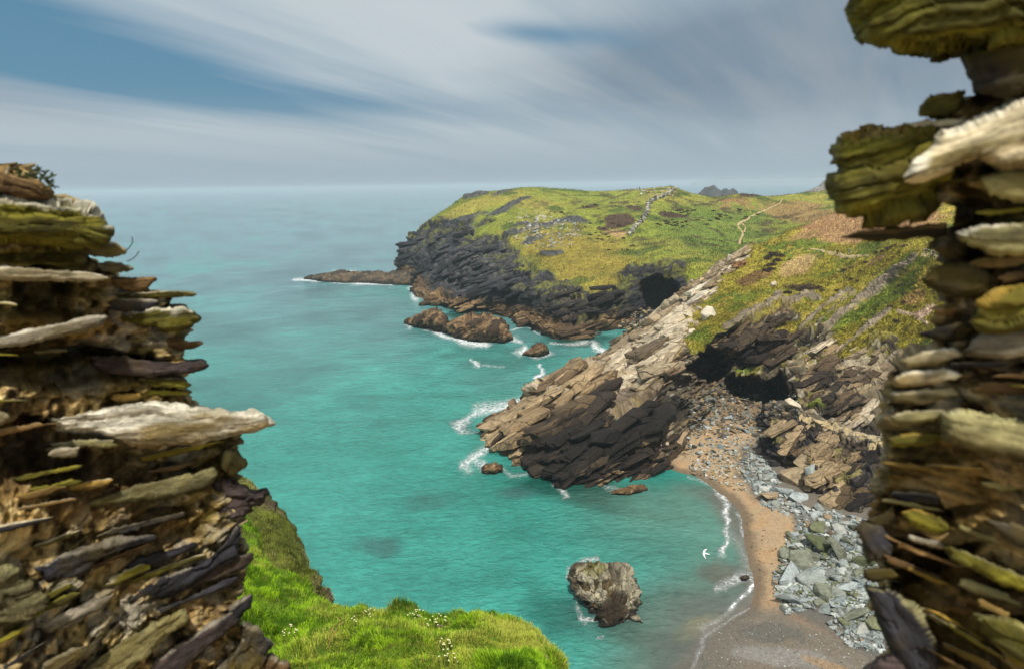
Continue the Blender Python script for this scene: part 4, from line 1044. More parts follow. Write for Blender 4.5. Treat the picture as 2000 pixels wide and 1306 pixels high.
def slab(parent, outline, kind, Yv, T=.07, seed=0, rag=2.2, lam=1.0, top=None, p=4.5, name='slate_slab'):
    o = np.array(outline, float)
    seg = np.hypot(*(np.roll(o, -1, 0) - o).T); per = seg.sum()
    n = int(np.clip(per / 3.0, 40, 380)); tt = np.linspace(0, per, n, endpoint=False); cum = np.concatenate([[0], np.cumsum(seg)])
    oo = np.concatenate([o, o[:1]])
    X = np.interp(tt, cum, oo[:, 0]); Yp = np.interp(tt, cum, oo[:, 1])
    for _ in range(1):
        X = (np.roll(X, 1) + 2 * X + np.roll(X, -1)) / 4; Yp = (np.roll(Yp, 1) + 2 * Yp + np.roll(Yp, -1)) / 4
    m = np.array([X.mean(), Yp.mean()]); D = np.stack([X - m[0], Yp - m[1]], 1)
    u_, s_, vt = np.linalg.svd(D, full_matrices=False); ax = vt[0] * (1 if vt[0][0] >= 0 else -1)
    a = D @ ax; L = np.abs(a).max(); wid = np.abs(D @ np.array([-ax[1], ax[0]])).max()
    lim = max(0, L - wid * .9) 
    sk = m + np.clip(a, -lim, lim)[:, None] * ax * .92
    rng = random.Random(seed)
    jag = np.array([fbm(np.stack([X, Yp, X * 0 + seed * 3.1], -1), f_, 2, seed) for f_ in (.09, .35)])
    nr = int(np.clip(wid / 2.6, 9, 60))
    fr = np.sin(np.linspace(0, 1, nr) * math.pi / 2)       # 0 centre -> 1 rim
    rows = []
    YY = Yv(m[0])
    for side, rr in ((-1, fr), (1, fr[::-1][1:])):
        for r in rr:
            k = r
            pxx = sk[:, 0] + (X - sk[:, 0]) * k; pyy = sk[:, 1] + (Yp - sk[:, 1]) * k
            jg = (jag[0] * rag + jag[1] * rag * .8) * sstep(.5, 1, k)
            nx = (X - sk[:, 0]); ny = (Yp - sk[:, 1]); nn = np.hypot(nx, ny) + 1e-6
            pxx = pxx + jg * nx / nn; pyy = pyy + jg * ny / nn
            dep = (T * .42 if side < 0 else T) * (max(0, 1 - r ** p)) ** (1 / p) * side
            rows.append((pxx, pyy, Yv(pxx) * .5 + YY * .5 + dep * (1 if side < 0 else 1.4)))
    PX = np.array([r[0] for r in rows]); PY = np.array([r[1] for r in rows]); Yd = np.array([r[2] for r in rows])
    PX = np.concatenate([PX, PX[:, :1]], 1); PY = np.concatenate([PY, PY[:, :1]], 1); Yd = np.concatenate([Yd, Yd[:, :1]], 1)
    D3 = Fv + ((PX - CX) / FPX)[..., None] * Rv + ((CY - PY) / FPX)[..., None] * Uv
    G = CAM + D3 * (Yd / D3[..., 1])[..., None]
    an = math.atan2(-ax[1], ax[0])
    xx = G[..., 0] * math.cos(an) + G[..., 2] * math.sin(an); zz = -G[..., 0] * math.sin(an) + G[..., 2] * math.cos(an)
    Q = np.stack([xx, G[..., 1] * 1.0, zz], -1) + seed * 1.7
    f1 = fbm(Q * [1, 1, 5], 9, 4, seed); f2 = fbm(Q, 22, 4, seed + 1)
    d1, h1 = strata(Q, [0, .08, 1], [1, 0, 0], .012, .12, seed + 2, .6, .4)
    N = orient(G, normals(G)); 
    # flip so normals point outward from the slab middle
    cen = G.reshape(-1, 3).mean(0); N = N * np.sign(np.median(((G - cen) * N).sum(-1)) or 1)
    size = wid / FPX * YY
    amp = min(1, size / .05) * YY / 1.45
    disp = amp * (.009 * f1 + .009 * f2 + lam * .011 * d1)
    disp[:, -1] = disp[:, 0]
    G2 = G + N * disp[..., None]
    c0, c1 = WC[kind]
    c = np.ones(G.shape) * c0; c = mixc(c, sstep(-.2, .6, f1), c1); c = mixc(c, .5 * sstep(.6, .9, h1), c1 * .7)
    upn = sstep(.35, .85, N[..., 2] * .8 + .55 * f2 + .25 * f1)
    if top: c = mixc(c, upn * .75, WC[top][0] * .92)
    c[:, -1] = c[:, 0]
    return grid_obj(name, G2, mat_wall, c, parent, extra={'bed': Q})

# --- left wall
LW = empty('ruined_wall', P(150, 1306, Y=1.1)); LW_loc = np.array(LW.location)
tag(LW, 'weathered ruined slate wall with gold lichen and a jutting white slab, at the left of the window', 'ruined wall')
LY = lambda x: 1.02 + np.clip((np.asarray(x, float) + 0) / 500.0, -.3, 1.2) * .30
bedL = lambda x, y: np.interp(y, [300, 780, 900, 1050, 1306], [-2, 2, 8, 20, 32])
ledge_ = [(300, 40), (345, 60), (380, 95), (400, 150), (440, 178), (480, 150), (500, 165), (530, 200), (565, 262), (590, 325), (620, 335), (660, 345), (700, 352), (740, 352), (775, 356), (800, 385),
          (830, 440), (860, 458), (900, 452), (940, 440), (960, 448), (1000, 455), (1040, 466), (1080, 476), (1120, 470), (1165, 462), (1200, 466), (1240, 490), (1270, 510), (1306, 545), (1420, 590)]
wall_parts = [wall_core(LW, ledge_, -190, LY, bedL, (170, 1.0), 501,
    [((85, 572, 55, 46, 10), .12), ((120, 725, 190, 34, -3), .13), ((60, 690, 130, 30, 0), .12), ((190, 915, 230, 24, 6), .04), ((40, 880, 190, 50, 0), .10), ((345, 1000, 40, 10, 0), .04), ((20, 505, 130, 10, 0), .05), ((300, 515, 18, 12, 0), .02)],
    [((60, 505, 110, 20, 5), S(186, 158, 60, .85), .8), ((55, 640, 70, 26, 0), S(168, 124, 50, .85), .8), ((230, 1000, 200, 60, 10), S(142, 110, 62, .85), .6), ((150, 930, 180, 60, 10), S(96, 74, 44, .8), .7),
     ((300, 760, 120, 24, 0), S(116, 98, 50, .8), .6), ((320, 1130, 160, 60, 25), S(128, 104, 70, .85), .5), ((30, 600, 60, 40, 0), S(112, 104, 44, .8), .6)], yr=(322, 1430))]
# cap the core below the topmost stones
Ls = [
 ('brown', [(-60, 326), (0, 325), (30, 338), (62, 349), (96, 369), (103, 386), (80, 390), (40, 387), (0, 382), (-60, 380)], .10, 'gold'),
 ('pale', [(94, 384), (125, 380), (150, 389), (184, 404), (189, 411), (160, 411), (120, 402)], .06, 'pale'),
 ('olive', [(-80, 386), (0, 382), (60, 386), (110, 396), (168, 403), (188, 410), (200, 425), (207, 448), (200, 462), (185, 478), (165, 488), (140, 491), (100, 486), (40, 481), (-80, 478)], .13, 'white'),
 ('pale', [(136, 493), (165, 486), (195, 474), (225, 474), (248, 490), (245, 496), (210, 502), (170, 500)], .06, 'pale'),
 ('pale', [(185, 518), (200, 511), (240, 514), (263, 525), (250, 531), (225, 534), (200, 530)], .05, 'pale'),
 ('pale', [(-80, 522), (0, 518), (60, 521), (110, 527), (180, 529), (215, 540), (218, 546), (180, 552), (100, 550), (0, 548), (-80, 542)], .10, 'white'),
 ('brown', [(215, 542), (240, 541), (262, 545), (296, 540), (308, 545), (295, 552), (290, 560), (285, 568), (250, 567), (225, 560)], .05, 'brown'),
 ('olive', [(190, 573), (280, 570), (330, 567), (370, 569), (383, 574), (375, 579), (320, 581), (240, 586), (195, 583)], .06, 'pale'),
 ('olive', [(230, 617), (250, 608), (300, 600), (345, 597), (362, 598), (384, 610), (380, 616), (391, 621), (372, 636), (330, 647), (300, 642), (260, 632)], .08, 'white'),
 ('grey', [(-80, 662), (0, 655), (60, 641), (130, 626), (190, 613), (211, 618), (205, 632), (170, 647), (110, 662), (40, 675), (-80, 684)], .11, 'white'),
 ('brown', [(325, 660), (345, 659), (370, 666), (399, 669), (385, 677), (355, 684), (330, 678)], .05, 'brown'),
 ('purple', [(175, 692), (230, 688), (300, 700), (360, 702), (395, 704), (406, 712), (398, 719), (350, 728), (290, 738), (220, 733), (180, 715)], .08, 'purple'),
 ('olive', [(265, 738), (330, 736), (362, 739), (374, 752), (360, 759), (300, 756)], .06, 'pale'),
 ('white', [(82, 816), (120, 806), (200, 793), (260, 779), (300, 777), (360, 789), (420, 799), (470, 806), (510, 808), (530, 819), (538, 828), (520, 834), (480, 844), (440, 855), (380, 863), (300, 868), (220, 862), (150, 850), (100, 836)], .15, 'white'),
 ('pale', [(-40, 800), (8, 804), (20, 815), (5, 828), (-40, 832)], .05, 'pale'),
 ('purple', [(415, 937), (450, 936), (480, 951), (503, 965), (518, 959), (513, 976), (490, 996), (460, 1008), (425, 1005)], .07, 'purple'),
 ('dark', [(66, 1108), (120, 1080), (190, 1060), (250, 1050), (300, 1043), (309, 1050), (260, 1067), (200, 1088), (180, 1114), (140, 1132), (92, 1128)], .08, 'grey'),
 ('dark', [(185, 1048), (220, 1030), (300, 1010), (362, 997), (367, 1005), (320, 1022), (240, 1043)], .05, 'grey'),
 ('dark', [(245, 1174), (270, 1150), (320, 1125), (400, 1095), (440, 1060), (466, 1022), (470, 1060), (458, 1098), (400, 1128), (340, 1158), (270, 1184)], .08, 'grey'),
 ('dark', [(238, 1108), (270, 1085), (330, 1070), (382, 1053), (388, 1065), (330, 1092), (258, 1122)], .06, 'dark'),
 ('green', [(-60, 1112), (20, 1104), (60, 1130), (93, 1165), (60, 1196), (30, 1222), (-60, 1228)], .08, 'green'),
 ('purple', [(335, 1154), (370, 1130), (420, 1100), (460, 1083), (492, 1078), (497, 1090), (472, 1112), (430, 1128), (370, 1149)], .07, 'grey'),
 ('dark', [(425, 1320), (450, 1282), (480, 1244), (475, 1220), (505, 1224), (531, 1258), (522, 1285), (495, 1335), (430, 1350)], .08, 'grey'),
 ('brown', [(500, 1304), (525, 1281), (560, 1294), (572, 1345), (490, 1360)], .07, 'grey'),
 ('green', [(155, 988), (200, 970), (290, 940), (380, 925), (416, 914), (422, 925), (402, 946), (340, 967), (260, 979)], .06, 'green'),
 ('green', [(140, 1320), (200, 1270), (280, 1226), (360, 1193), (368, 1210), (310, 1254), (250, 1312), (190, 1345)], .07, 'green'),
 ('purple', [(270, 1330), (330, 1270), (400, 1225), (455, 1195), (465, 1212), (410, 1260), (340, 1330), (300, 1350)], .07, 'grey'),
 ('dark', [(445, 1188), (470, 1172), (492, 1160), (488, 1182), (462, 1206), (448, 1205)], .05, 'grey'),
 ('green', [(435, 880), (462, 876), (479, 903), (470, 912), (446, 926), (432, 915)], .06, 'pale'),
 ('dark', [(60, 1330), (90, 1290), (150, 1262), (200, 1245), (190, 1270), (130, 1310), (90, 1345)], .06, 'grey'),
 ('grey', [(70, 1215), (120, 1195), (180, 1165), (225, 1160), (200, 1190), (140, 1222), (90, 1235)], .05, 'grey'),
]
LYs = lambda x: LY(x) - .006
for i, (kd, ol, T_, tp) in enumerate(Ls):
    wall_parts.append(slab(LW, ol, kd, LYs, T_, 600 + i * 5, top=tp, lam=1.6 if kd == 'olive' else (.35 if kd in ('white', 'pale') else 1), rag=1.6))
def random_slabs(parent, n, poly, bed, Yv, seed, kinds, avoid, lens=(60, 170), th=(6, 17)):
    rng = random.Random(seed); out = []
    xs = [q[0] for q in poly]; ys = [q[1] for q in poly]; k = 0
    while len(out) < n and k < 4000:
        k += 1
        x, y = rng.uniform(min(xs), max(xs)), rng.uniform(min(ys), max(ys))
        if sdist(np.array([x]), np.array([y]), poly)[0] < 12: continue
        if any(abs(x - a) < 60 and abs(y - b) < 13 for a, b in out): continue
        if any(sdist(np.array([x]), np.array([y]), q)[0] > -5 for q in avoid): continue
        out.append((x, y))
        L = rng.uniform(*lens) / 2; t = rng.uniform(*th) / 2 * (1.5 if rng.random() < .25 else 1); an = -math.radians(bed(x, y) + rng.uniform(-6, 6))
        pts = []
        for j in range(12):
            a_ = j / 12 * 2 * math.pi
            r = 1 + rng.uniform(-.38, .30)
            ux, uy = L * r * math.copysign(abs(math.cos(a_)) ** .8, math.cos(a_)), t * r * math.copysign(abs(math.sin(a_)) ** .6, math.sin(a_))
            pts.append((x + ux * math.cos(an) - uy * math.sin(an), y + ux * math.sin(an) + uy * math.cos(an)))
        kd = rng.choice(kinds)
        wall_parts.append(slab(parent, pts, kd, Yv, rng.uniform(.02, .045), seed + k * 3, top=rng.choice([None, 'pale', 'grey', kd]), rag=1.5))
random_slabs(LW, 30, [(-80, 400), (150, 420), (330, 600), (350, 760), (430, 870), (440, 1000), (450, 1290), (-80, 1320)], bedL, LYs, 9001,
             ['brown', 'olive', 'grey', 'dark', 'green', 'olive', 'brown', 'gold', 'olive'], [q[1] for q in Ls])

# --- right wall
RWl = P(1880, 1306, Y=.8)
RW = empty('ruined_wall', RWl)
tag(RW, 'weathered ruined slate wall, olive and gold, with slabs jutting left against the sky, at the right of the window', 'ruined wall')
RY = lambda x: .76 - np.clip((np.asarray(x, float) - 1640) / 360.0, -.3, 1.4) * .12
bedR = lambda x, y: np.interp(y, [0, 700, 950, 1100, 1306], [6, 5, -6, -22, -30])
redge = [(-200, 1900), (60, 1905), (130, 1900), (165, 1895), (200, 1872), (225, 1856), (300, 1845), (420, 1838), (455, 1832), (480, 1842), (520, 1850), (590, 1856), (640, 1858), (672, 1852), (690, 1800), (710, 1765), (745, 1750), (790, 1746), (850, 1742),
         (900, 1736), (940, 1728), (980, 1722), (1010, 1715), (1060, 1716), (1120, 1722), (1180, 1722), (1230, 1742), (1262, 1752), (1306, 1720), (1420, 1680)]
wall_parts.append(wall_core(RW, redge, 2200, RY, bedR, (170, .8), 801,
    [((1900, 160, 70, 50, 0), .06), ((1880, 420, 60, 36, 0), .06), ((1940, 330, 40, 30, 0), .05), ((1905, 510, 40, 30, 0), .05), ((1900, 990, 60, 14, -15), .03), ((1930, 740, 100, 18, -4), .04), ((1850, 1090, 100, 14, -25), .04)],
    [((1900, 150, 120, 90, 0), S(66, 58, 32, .75), .8), ((1870, 480, 50, 90, 0), S(56, 44, 30, .75), .8), ((1890, 960, 190, 150, 0), S(172, 134, 66, .9), .75), ((1880, 1180, 190, 110, -20), S(140, 106, 50, .85), .7),
     ((1980, 400, 60, 24, 0), S(176, 132, 92, .85), .8), ((1870, 620, 40, 40, 0), S(120, 88, 46, .8), .6), ((1960, 700, 60, 40, 0), S(104, 84, 62, .8), .7), ((1790, 860, 60, 60, 0), S(150, 134, 76, .9), .5)], yr=(-180, 1430)))
Rs = [
 ('olive', [(1690, -60), (1664, 18), (1674, 48), (1685, 74), (1732, 84), (1744, 100), (1800, 110), (1830, 115), (1882, 104), (1940, 108), (2080, 70), (2080, -80)], .16, 'olive'),
 ('black', [(1880, 110), (1920, 90), (2080, 60), (2080, 170), (1980, 190), (1905, 185), (1892, 150)], .08, 'olive'),
 ('olive', [(1794, 205), (1815, 185), (1850, 180), (1885, 176), (1880, 215), (1850, 230), (1797, 232), (1790, 222)], .06, 'gold'),
 ('pale', [(1769, 243), (1800, 236), (1850, 230), (1890, 232), (1870, 248), (1790, 252)], .05, 'pale'),
 ('olive', [(1641, 266), (1700, 259), (1780, 253), (1850, 248), (1870, 300), (1860, 350), (1820, 395), (1782, 427), (1650, 428), (1643, 400), (1636, 370), (1630, 330), (1632, 298)], .12, 'gold'),
 ('pale', [(1769, 350), (1785, 325), (1812, 290), (1832, 257), (1900, 238), (2080, 150), (2080, 330), (1960, 330), (1915, 306), (1880, 312), (1845, 338), (1810, 352), (1782, 357)], .11, 'white'),
 ('black', [(1642, 463), (1680, 452), (1740, 447), (1790, 441), (1850, 436), (1850, 464), (1780, 467), (1700, 471)], .05, 'brown'),
 ('black', [(1801, 546), (1820, 526), (1850, 516), (1910, 512), (1945, 540), (1930, 580), (1870, 584), (1835, 572), (1810, 561)], .07, 'black'),
 ('black', [(1791, 653), (1830, 638), (1880, 626), (1910, 645), (1880, 668), (1830, 663)], .05, 'black'),
 ('pale', [(1756, 704), (1800, 686), (1865, 676), (1885, 694), (1835, 712), (1770, 720)], .07, 'white'),
 ('white', [(1740, 742), (1770, 724), (1850, 714), (1885, 732), (1830, 752), (1752, 758)], .07, 'white'),
 ('pale', [(1738, 768), (1790, 757), (1865, 750), (1880, 772), (1805, 790), (1746, 786)], .06, 'white'),
 ('green', [(1738, 812), (1770, 800), (1840, 796), (1860, 812), (1800, 826), (1745, 826)], .06, 'pale'),
 ('olive', [(1732, 856), (1780, 845), (1850, 840), (1862, 858), (1800, 872), (1740, 872)], .06, 'gold'),
 ('green', [(1868, 458), (1920, 438), (2080, 425), (2080, 505), (1950, 502), (1890, 482)], .07, 'white'),
 ('green', [(1910, 350), (1960, 332), (2080, 330), (2080, 400), (1980, 395), (1930, 385)], .06, 'green'),
 ('green', [(1835, 806), (1870, 792), (1960, 806), (2080, 826), (2080, 905), (1920, 886), (1850, 852)], .08, 'grey'),
 ('olive', [(1900, 600), (1950, 570), (2080, 545), (2080, 640), (1980, 650), (1915, 650)], .08, 'gold'),
 ('grey', [(1880, 690), (1920, 650), (1990, 640), (2080, 640), (2080, 690), (1960, 700)], .06, 'grey'),
 ('olive', [(1755, 998), (1790, 988), (1840, 1010), (1862, 1036), (1830, 1046), (1778, 1026)], .05, 'gold'),
 ('dark', [(1664, 1030), (1688, 1014), (1722, 1018), (1748, 1060), (1740, 1092), (1695, 1100), (1682, 1062)], .06, 'dark'),
 ('black', [(1688, 1112), (1740, 1104), (1760, 1126), (1705, 1138), (1684, 1126)], .05, 'dark'),
 ('dark', [(1688, 1142), (1740, 1150), (1805, 1200), (1838, 1300), (1790, 1350), (1742, 1262), (1708, 1190)], .07, 'green'),
 ('dark', [(1918, 1012), (2000, 1024), (2080, 1050), (2080, 1096), (1980, 1064)], .05, 'dark'),
 ('olive', [(1838, 1058), (1900, 1078), (2000, 1120), (2080, 1150), (2080, 1186), (1950, 1144), (1858, 1092)], .06, 'green'),
 ('purple', [(1690, 1306), (1730, 1276), (1775, 1272), (1830, 1360), (1680, 1380)], .07, 'purple'),
 ('black', [(1688, 1016), (1728, 1000), (1748, 976), (1752, 1020), (1712, 1030)], .05, 'black'),
 ('olive', [(1900, 1200), (1980, 1210), (2080, 1260), (2080, 1340), (1980, 1290)], .06, 'green'),
]
RYs = lambda x: RY(x) - .004
for i, (kd, ol, T_, tp) in enumerate(Rs):
    wall_parts.append(slab(RW, ol, kd, RYs, T_, 1200 + i * 5, top=tp, lam=2.0 if kd == 'olive' else (.3 if kd in ('white', 'pale') else 1), rag=2.2))
random_slabs(RW, 52, [(1900, 120), (2150, 60), (2150, 1350), (1760, 1340), (1735, 1100), (1745, 800), (1860, 680), (1850, 450), (1860, 260)], bedR, RYs, 9501,
             ['brown', 'olive', 'gold', 'green', 'brown', 'grey', 'dark'], [q[1] for q in Rs], lens=(70, 170), th=(8, 22))
# parts were laid out in world space: keep them there under their wall's base point
for o in wall_parts:
    o.matrix_parent_inverse = Matrix.Translation(-o.parent.location)

# unseen terrace under the camera, added to block sea bounce and reflect warm light
def terrace():
    xs = np.linspace(-7, 7, 120); ys = np.linspace(-9, 1.75, 110)
    Xg, Yg = np.meshgrid(xs, ys); G = np.stack([Xg, Yg, np.full_like(Xg, EYE - 1.62)], -1)
    G[..., 2] += .05 * fbm(G, 1.2, 3, 31) - 6 * sstep(1.45, 1.75, Yg)
    c = np.ones(G.shape) * S(150, 124, 84, .9); c = mixc(c, sstep(.1, .5, fbm(G, .9, 3, 33)), S(120, 118, 60, .85))
    tag(grid_obj('ground', G, mat_rubble0, c, toward=np.array([0, 0, 500.])), kind='structure')
mat_rubble0 = terrain_mat('trodden_earth', 3.0, .03, amp=.25)
terrace()
# ------------------------------------------------------------------ rocks standing in the sea
def sea_rock(cols, label, seed, nb=(-.4, .2, .87), T=(1.6, .6, .25), amp=1.0, cset='tan', step=1.2, back=(2.0, 5.0), kk=.6):
    A = ctrl_cols(cols)
    b1 = A[0] + np.array([0, back[0], 0]); b1[:, 2] = A[0, :, 2] * .5
    b2 = A[0] + np.array([0, back[1], 0]); b2[:, 2] = -1.5
    ft = A[-1] + np.array([0, -.6, -1.5])
    A = np.concatenate([[b2, b1], A, [ft]])
    l = A[:, 0] + np.array([-.4 * back[0] * .3, .2, 0]); l[:, 2] = -1.2
    r = A[:, -1] + np.array([.4 * back[0] * .3, .2, 0]); r[:, 2] = -1.2
    A = np.concatenate([l[:, None], A, r[:, None]], axis=1)
    G = loft(A, step, kk)
    tw = CAM + np.array([0, 0, 200.])
    N = orient(G, normals(G), tw)
    d0, h0 = strata(G, nb, [1, .4, 0], T[0], T[0] * 3, seed, .5, .3); d1, h1 = strata(G, nb, [1, .4, 0], T[1], T[1] * 3.5, seed + 1, .5, .35); d2, h2 = strata(G, nb, [1, .4, 0], T[2], T[2] * 4, seed + 2, .5, .3)
    rg = ridged(G, .55 / T[0], 4, seed + 3); nm = fbm(G, 1 / T[1], 3, seed + 4)
    G2 = G + N * (amp * (T[0] * .5 * d0 + T[1] * .6 * d1 + T[2] * .6 * d2 + T[0] * .45 * rg))[..., None]
    px, py = proj(G)
    if cset == 'tan': a, b, d, wet = S(118, 92, 62, .8), S(160, 132, 94, .85), S(62, 50, 38, .7), S(44, 34, 26, .7)
    elif cset == 'dark': a, b, d, wet = S(92, 82, 66, .8), S(124, 106, 80, .85), S(58, 54, 50, .75), S(44, 38, 34, .7)
    else: a, b, d, wet = S(104, 90, 62, .8), S(176, 168, 144, .88), S(60, 48, 34, .7), S(40, 34, 28, .7)
    c = np.ones(G.shape) * a
    c = mixc(c, sstep(.4, .75, h1), b); c = mixc(c, .85 * sstep(.62, .8, h0), d); c = mixc(c, .6 * sstep(.2, .6, nm), d)
    if cset == 'pale': c = mixc(c, .85 * sstep(1190, 1235, px + 10 * nm - .4 * (py - 1130)), b); c = mixc(c, .6 * sstep(1.1, .6, ell(px, py, 1160, 1112, 30, 14, -10)), S(112, 110, 44, .85))
    c = mixc(c, sstep(1.1, .15, G2[..., 2] / (T[1] * 1.6) + .4 * nm), wet)
    o = grid_obj('sea_rock', G2, mat_rock, c, toward=tw, extra={'rock': np.ones(px.shape), 'bed': bedq(G, nb, [1, .4, 0])})
    tag(o, label, 'rock')
    return o
z = 'z'
def prof(crest, foot, hts, mid=.45):
    """crest and front-foot pixel lines with crest heights -> columns"""
    out = []
    for (cx_, cy_), (fx, fy), h in zip(crest, foot, hts):
        out.append([(cx_, cy_, z, h), (cx_ * (1 - mid) + fx * mid, cy_ * (1 - mid) + fy * mid, z, h * .75), (fx, fy, z, -.5)])
    return out
sea_rock(prof([(597, 543), (628, 536), (662, 528), (700, 532), (740, 532), (778, 531), (825, 534)], [(599, 546), (628, 552), (668, 555), (708, 555), (745, 557), (785, 559), (830, 561)], [.4, 2.4, 4, 3.2, 3.4, 4, 5]),
         'long low dark reef running out to sea from the foot of the headland', 2001, T=(2.2, 1, .5), cset='dark', back=(5, 14), amp=.7)
sea_rock(prof([(796, 630), (820, 613), (845, 600), (864, 612), (872, 630)], [(799, 636), (828, 643), (850, 649), (868, 650), (876, 645)], [.4, 4, 6.8, 5, 2]),
         'pointed tan islet, the left of the joined pair below the headland', 2011, T=(1.8, .8, .4), cset='tan', back=(3, 9), amp=.95)
sea_rock(prof([(862, 640), (892, 622), (930, 614), (962, 619), (986, 633), (1000, 654)], [(862, 651), (888, 660), (918, 667), (950, 671), (982, 672), (1001, 667)], [1, 4.6, 6.6, 6.2, 4.5, 1]),
         'broad tan stepped islet, the right of the joined pair below the headland', 2021, T=(1.8, .8, .4), cset='tan', back=(3, 9), amp=.95)
sea_rock(prof([(1021, 691), (1036, 678), (1052, 669), (1066, 673), (1070, 686)], [(1022, 695), (1036, 699), (1052, 699), (1064, 696), (1071, 690)], [.2, 2, 3.6, 3, .8]),
         'small lone rock ringed with foam in the inlet mouth', 2031, T=(1.2, .6, .3), cset='tan', back=(2, 5), amp=.7)
sea_rock([[(1120, 1120, z, .6), (1122, 1130, z, .7), (1124, 1143, z, .4), (1123, 1154, z, -.4)],
          [(1140, 1104, z, 2.3), (1136, 1130, z, 2.5), (1134, 1160, z, 1.2), (1140, 1190, z, -.4)],
          [(1182, 1095, z, 3.1), (1180, 1128, z, 3.1), (1178, 1178, z, 1.6), (1178, 1224, z, -.4)],
          [(1216, 1099, z, 2.9), (1218, 1132, z, 2.9), (1213, 1184, z, 1.5), (1210, 1235, z, -.4)],
          [(1232, 1113, z, 2.1), (1236, 1145, z, 1.9), (1232, 1176, z, .9), (1229, 1202, z, -.4)],
          [(1243, 1136, z, .8), (1247, 1150, z, .7), (1246, 1160, z, .3), (1243, 1172, z, -.4)]],
         'big craggy grey and brown rock alone in the bay, white foam on its left side', 2041, nb=(-.5, -.1, .8), T=(1.3, .6, .25), cset='pale', back=(1.0, 2.4), amp=1.15, step=.9)
sea_rock(prof([(944, 915), (955, 904), (968, 903), (980, 912)], [(946, 925), (955, 930), (968, 930), (980, 924)], [.6, 1.6, 1.6, .8]), 'small square rock in the foam off the promontory tip', 2051, T=(.8, .4, .2), cset='tan', back=(1, 2.5), amp=.6)
sea_rock(prof([(1196, 960), (1220, 952), (1240, 946), (1262, 950)], [(1196, 967), (1222, 970), (1242, 968), (1262, 960)], [.3, .9, 1.0, .5]), 'flat tan rock awash under the promontory cliff', 2061, T=(.6, .3, .15), cset='tan', back=(.8, 2), amp=.6)
sea_rock(prof([(946, 818), (965, 808), (985, 802), (1000, 806)], [(946, 824), (965, 822), (985, 818), (1001, 812)], [.3, 1, 1.2, .6]), 'thin slab of rock awash beside the promontory tip', 2071, T=(.8, .4, .2), cset='tan', back=(1, 2.5), amp=.5)
sea_rock(prof([(1120, 1112), (1128, 1106), (1135, 1107)], [(1119, 1118), (1128, 1120), (1136, 1115)], [.2, .6, .3]), 'little brown rock at the upper left of the big bay rock', 2081, T=(.5, .2, .1), cset='dark', back=(.4, 1), amp=.5)
sea_rock(prof([(1233, 1206), (1244, 1200), (1252, 1210)], [(1236, 1214), (1245, 1220), (1253, 1217)], [.2, .7, .3]), 'small rock at the lower right foot of the big bay rock', 2091, T=(.5, .2, .1), cset='pale', back=(.4, 1), amp=.5)
sea_rock(prof([(1449, 1128), (1456, 1123), (1463, 1125)], [(1449, 1134), (1456, 1137), (1464, 1132)], [.3, .8, .3]), 'small dark rock in the swash at the edge of the sand', 2095, T=(.4, .2, .1), cset='dark', back=(.4, 1), amp=.5)

# ---- far island and shores
mat_far = terrain_mat('far_rock', .12, 1.0)
def far_land(name, pts, Yd, depth, col, seed, label=None, cat=None, kind=None, mat=None):
    """ridge line in the far distance given real depth: front and back slopes fall to the sea"""
    p = np.array(pts, float)
    xs = np.linspace(p[0, 0], p[-1, 0], 260); ys = np.interp(xs, p[:, 0], p[:, 1])
    crest = np.array([P(x, y, Y=Yd) for x, y in zip(xs, ys)])
    rows = []
    for t, h in ((-1, -.3), (-.75, .35), (-.45, .68), (-.2, .9), (0, 1), (.3, .85), (.7, .4), (1, -.3)):
        r = crest.copy(); r[:, 1] += t * depth; r[:, 2] = np.maximum(crest[:, 2], .5) * h if h > 0 else -3
        r[:, 0] *= r[:, 1] / Yd
        rows.append(r)
    G = resample(np.array(rows), [5] * 7, .6)
    s = depth * .5
    rg = ridged(G, 2.2 / s, 5, seed)
    amp = (.10 if Yd < 5000 else .02) * G[..., 2].max() * sstep(0, .3, G[..., 2] / G[..., 2].max())
    G[..., 2] += rg * amp; G[..., 1] += rg * amp
    c = np.ones(G.shape) * col; c = mixc(c, sstep(-.2, .5, rg), col * 1.4); c = mixc(c, .5 * sstep(.1, .5, fbm(G, 3 / s, 3, seed)), col * .5)
    o = grid_obj(name, G, mat or mat_far, c, toward=np.array([0, 0, 3000.]))
    return tag(o, label, cat, kind=kind)
far_land('island', [(1352, 392), (1366, 378), (1374, 372), (1382, 368), (1390, 367), (1394, 364), (1400, 370), (1410, 374), (1416, 370), (1420, 370), (1424, 373), (1433, 370), (1441, 376), (1447, 390)], 1050, 70, S(70, 72, 74, .7), 2201,
         'craggy blue-grey island beyond the saddle of the headland', 'island')
far_land('hill', [(1560, 392), (1590, 373), (1606, 365), (1622, 354), (1640, 346), (1700, 330), (1800, 320), (1900, 330)], 800, 120, S(120, 116, 112, .8), 2211, kind='structure')
far_land('distant_coast', [(1350, 356), (1380, 351.5), (1400, 348.5), (1440, 347), (1500, 347.5), (1560, 346), (1620, 345), (1700, 342), (1800, 338), (1950, 334)], 9000, 600, S(110, 116, 112, .8), 2221, kind='structure')
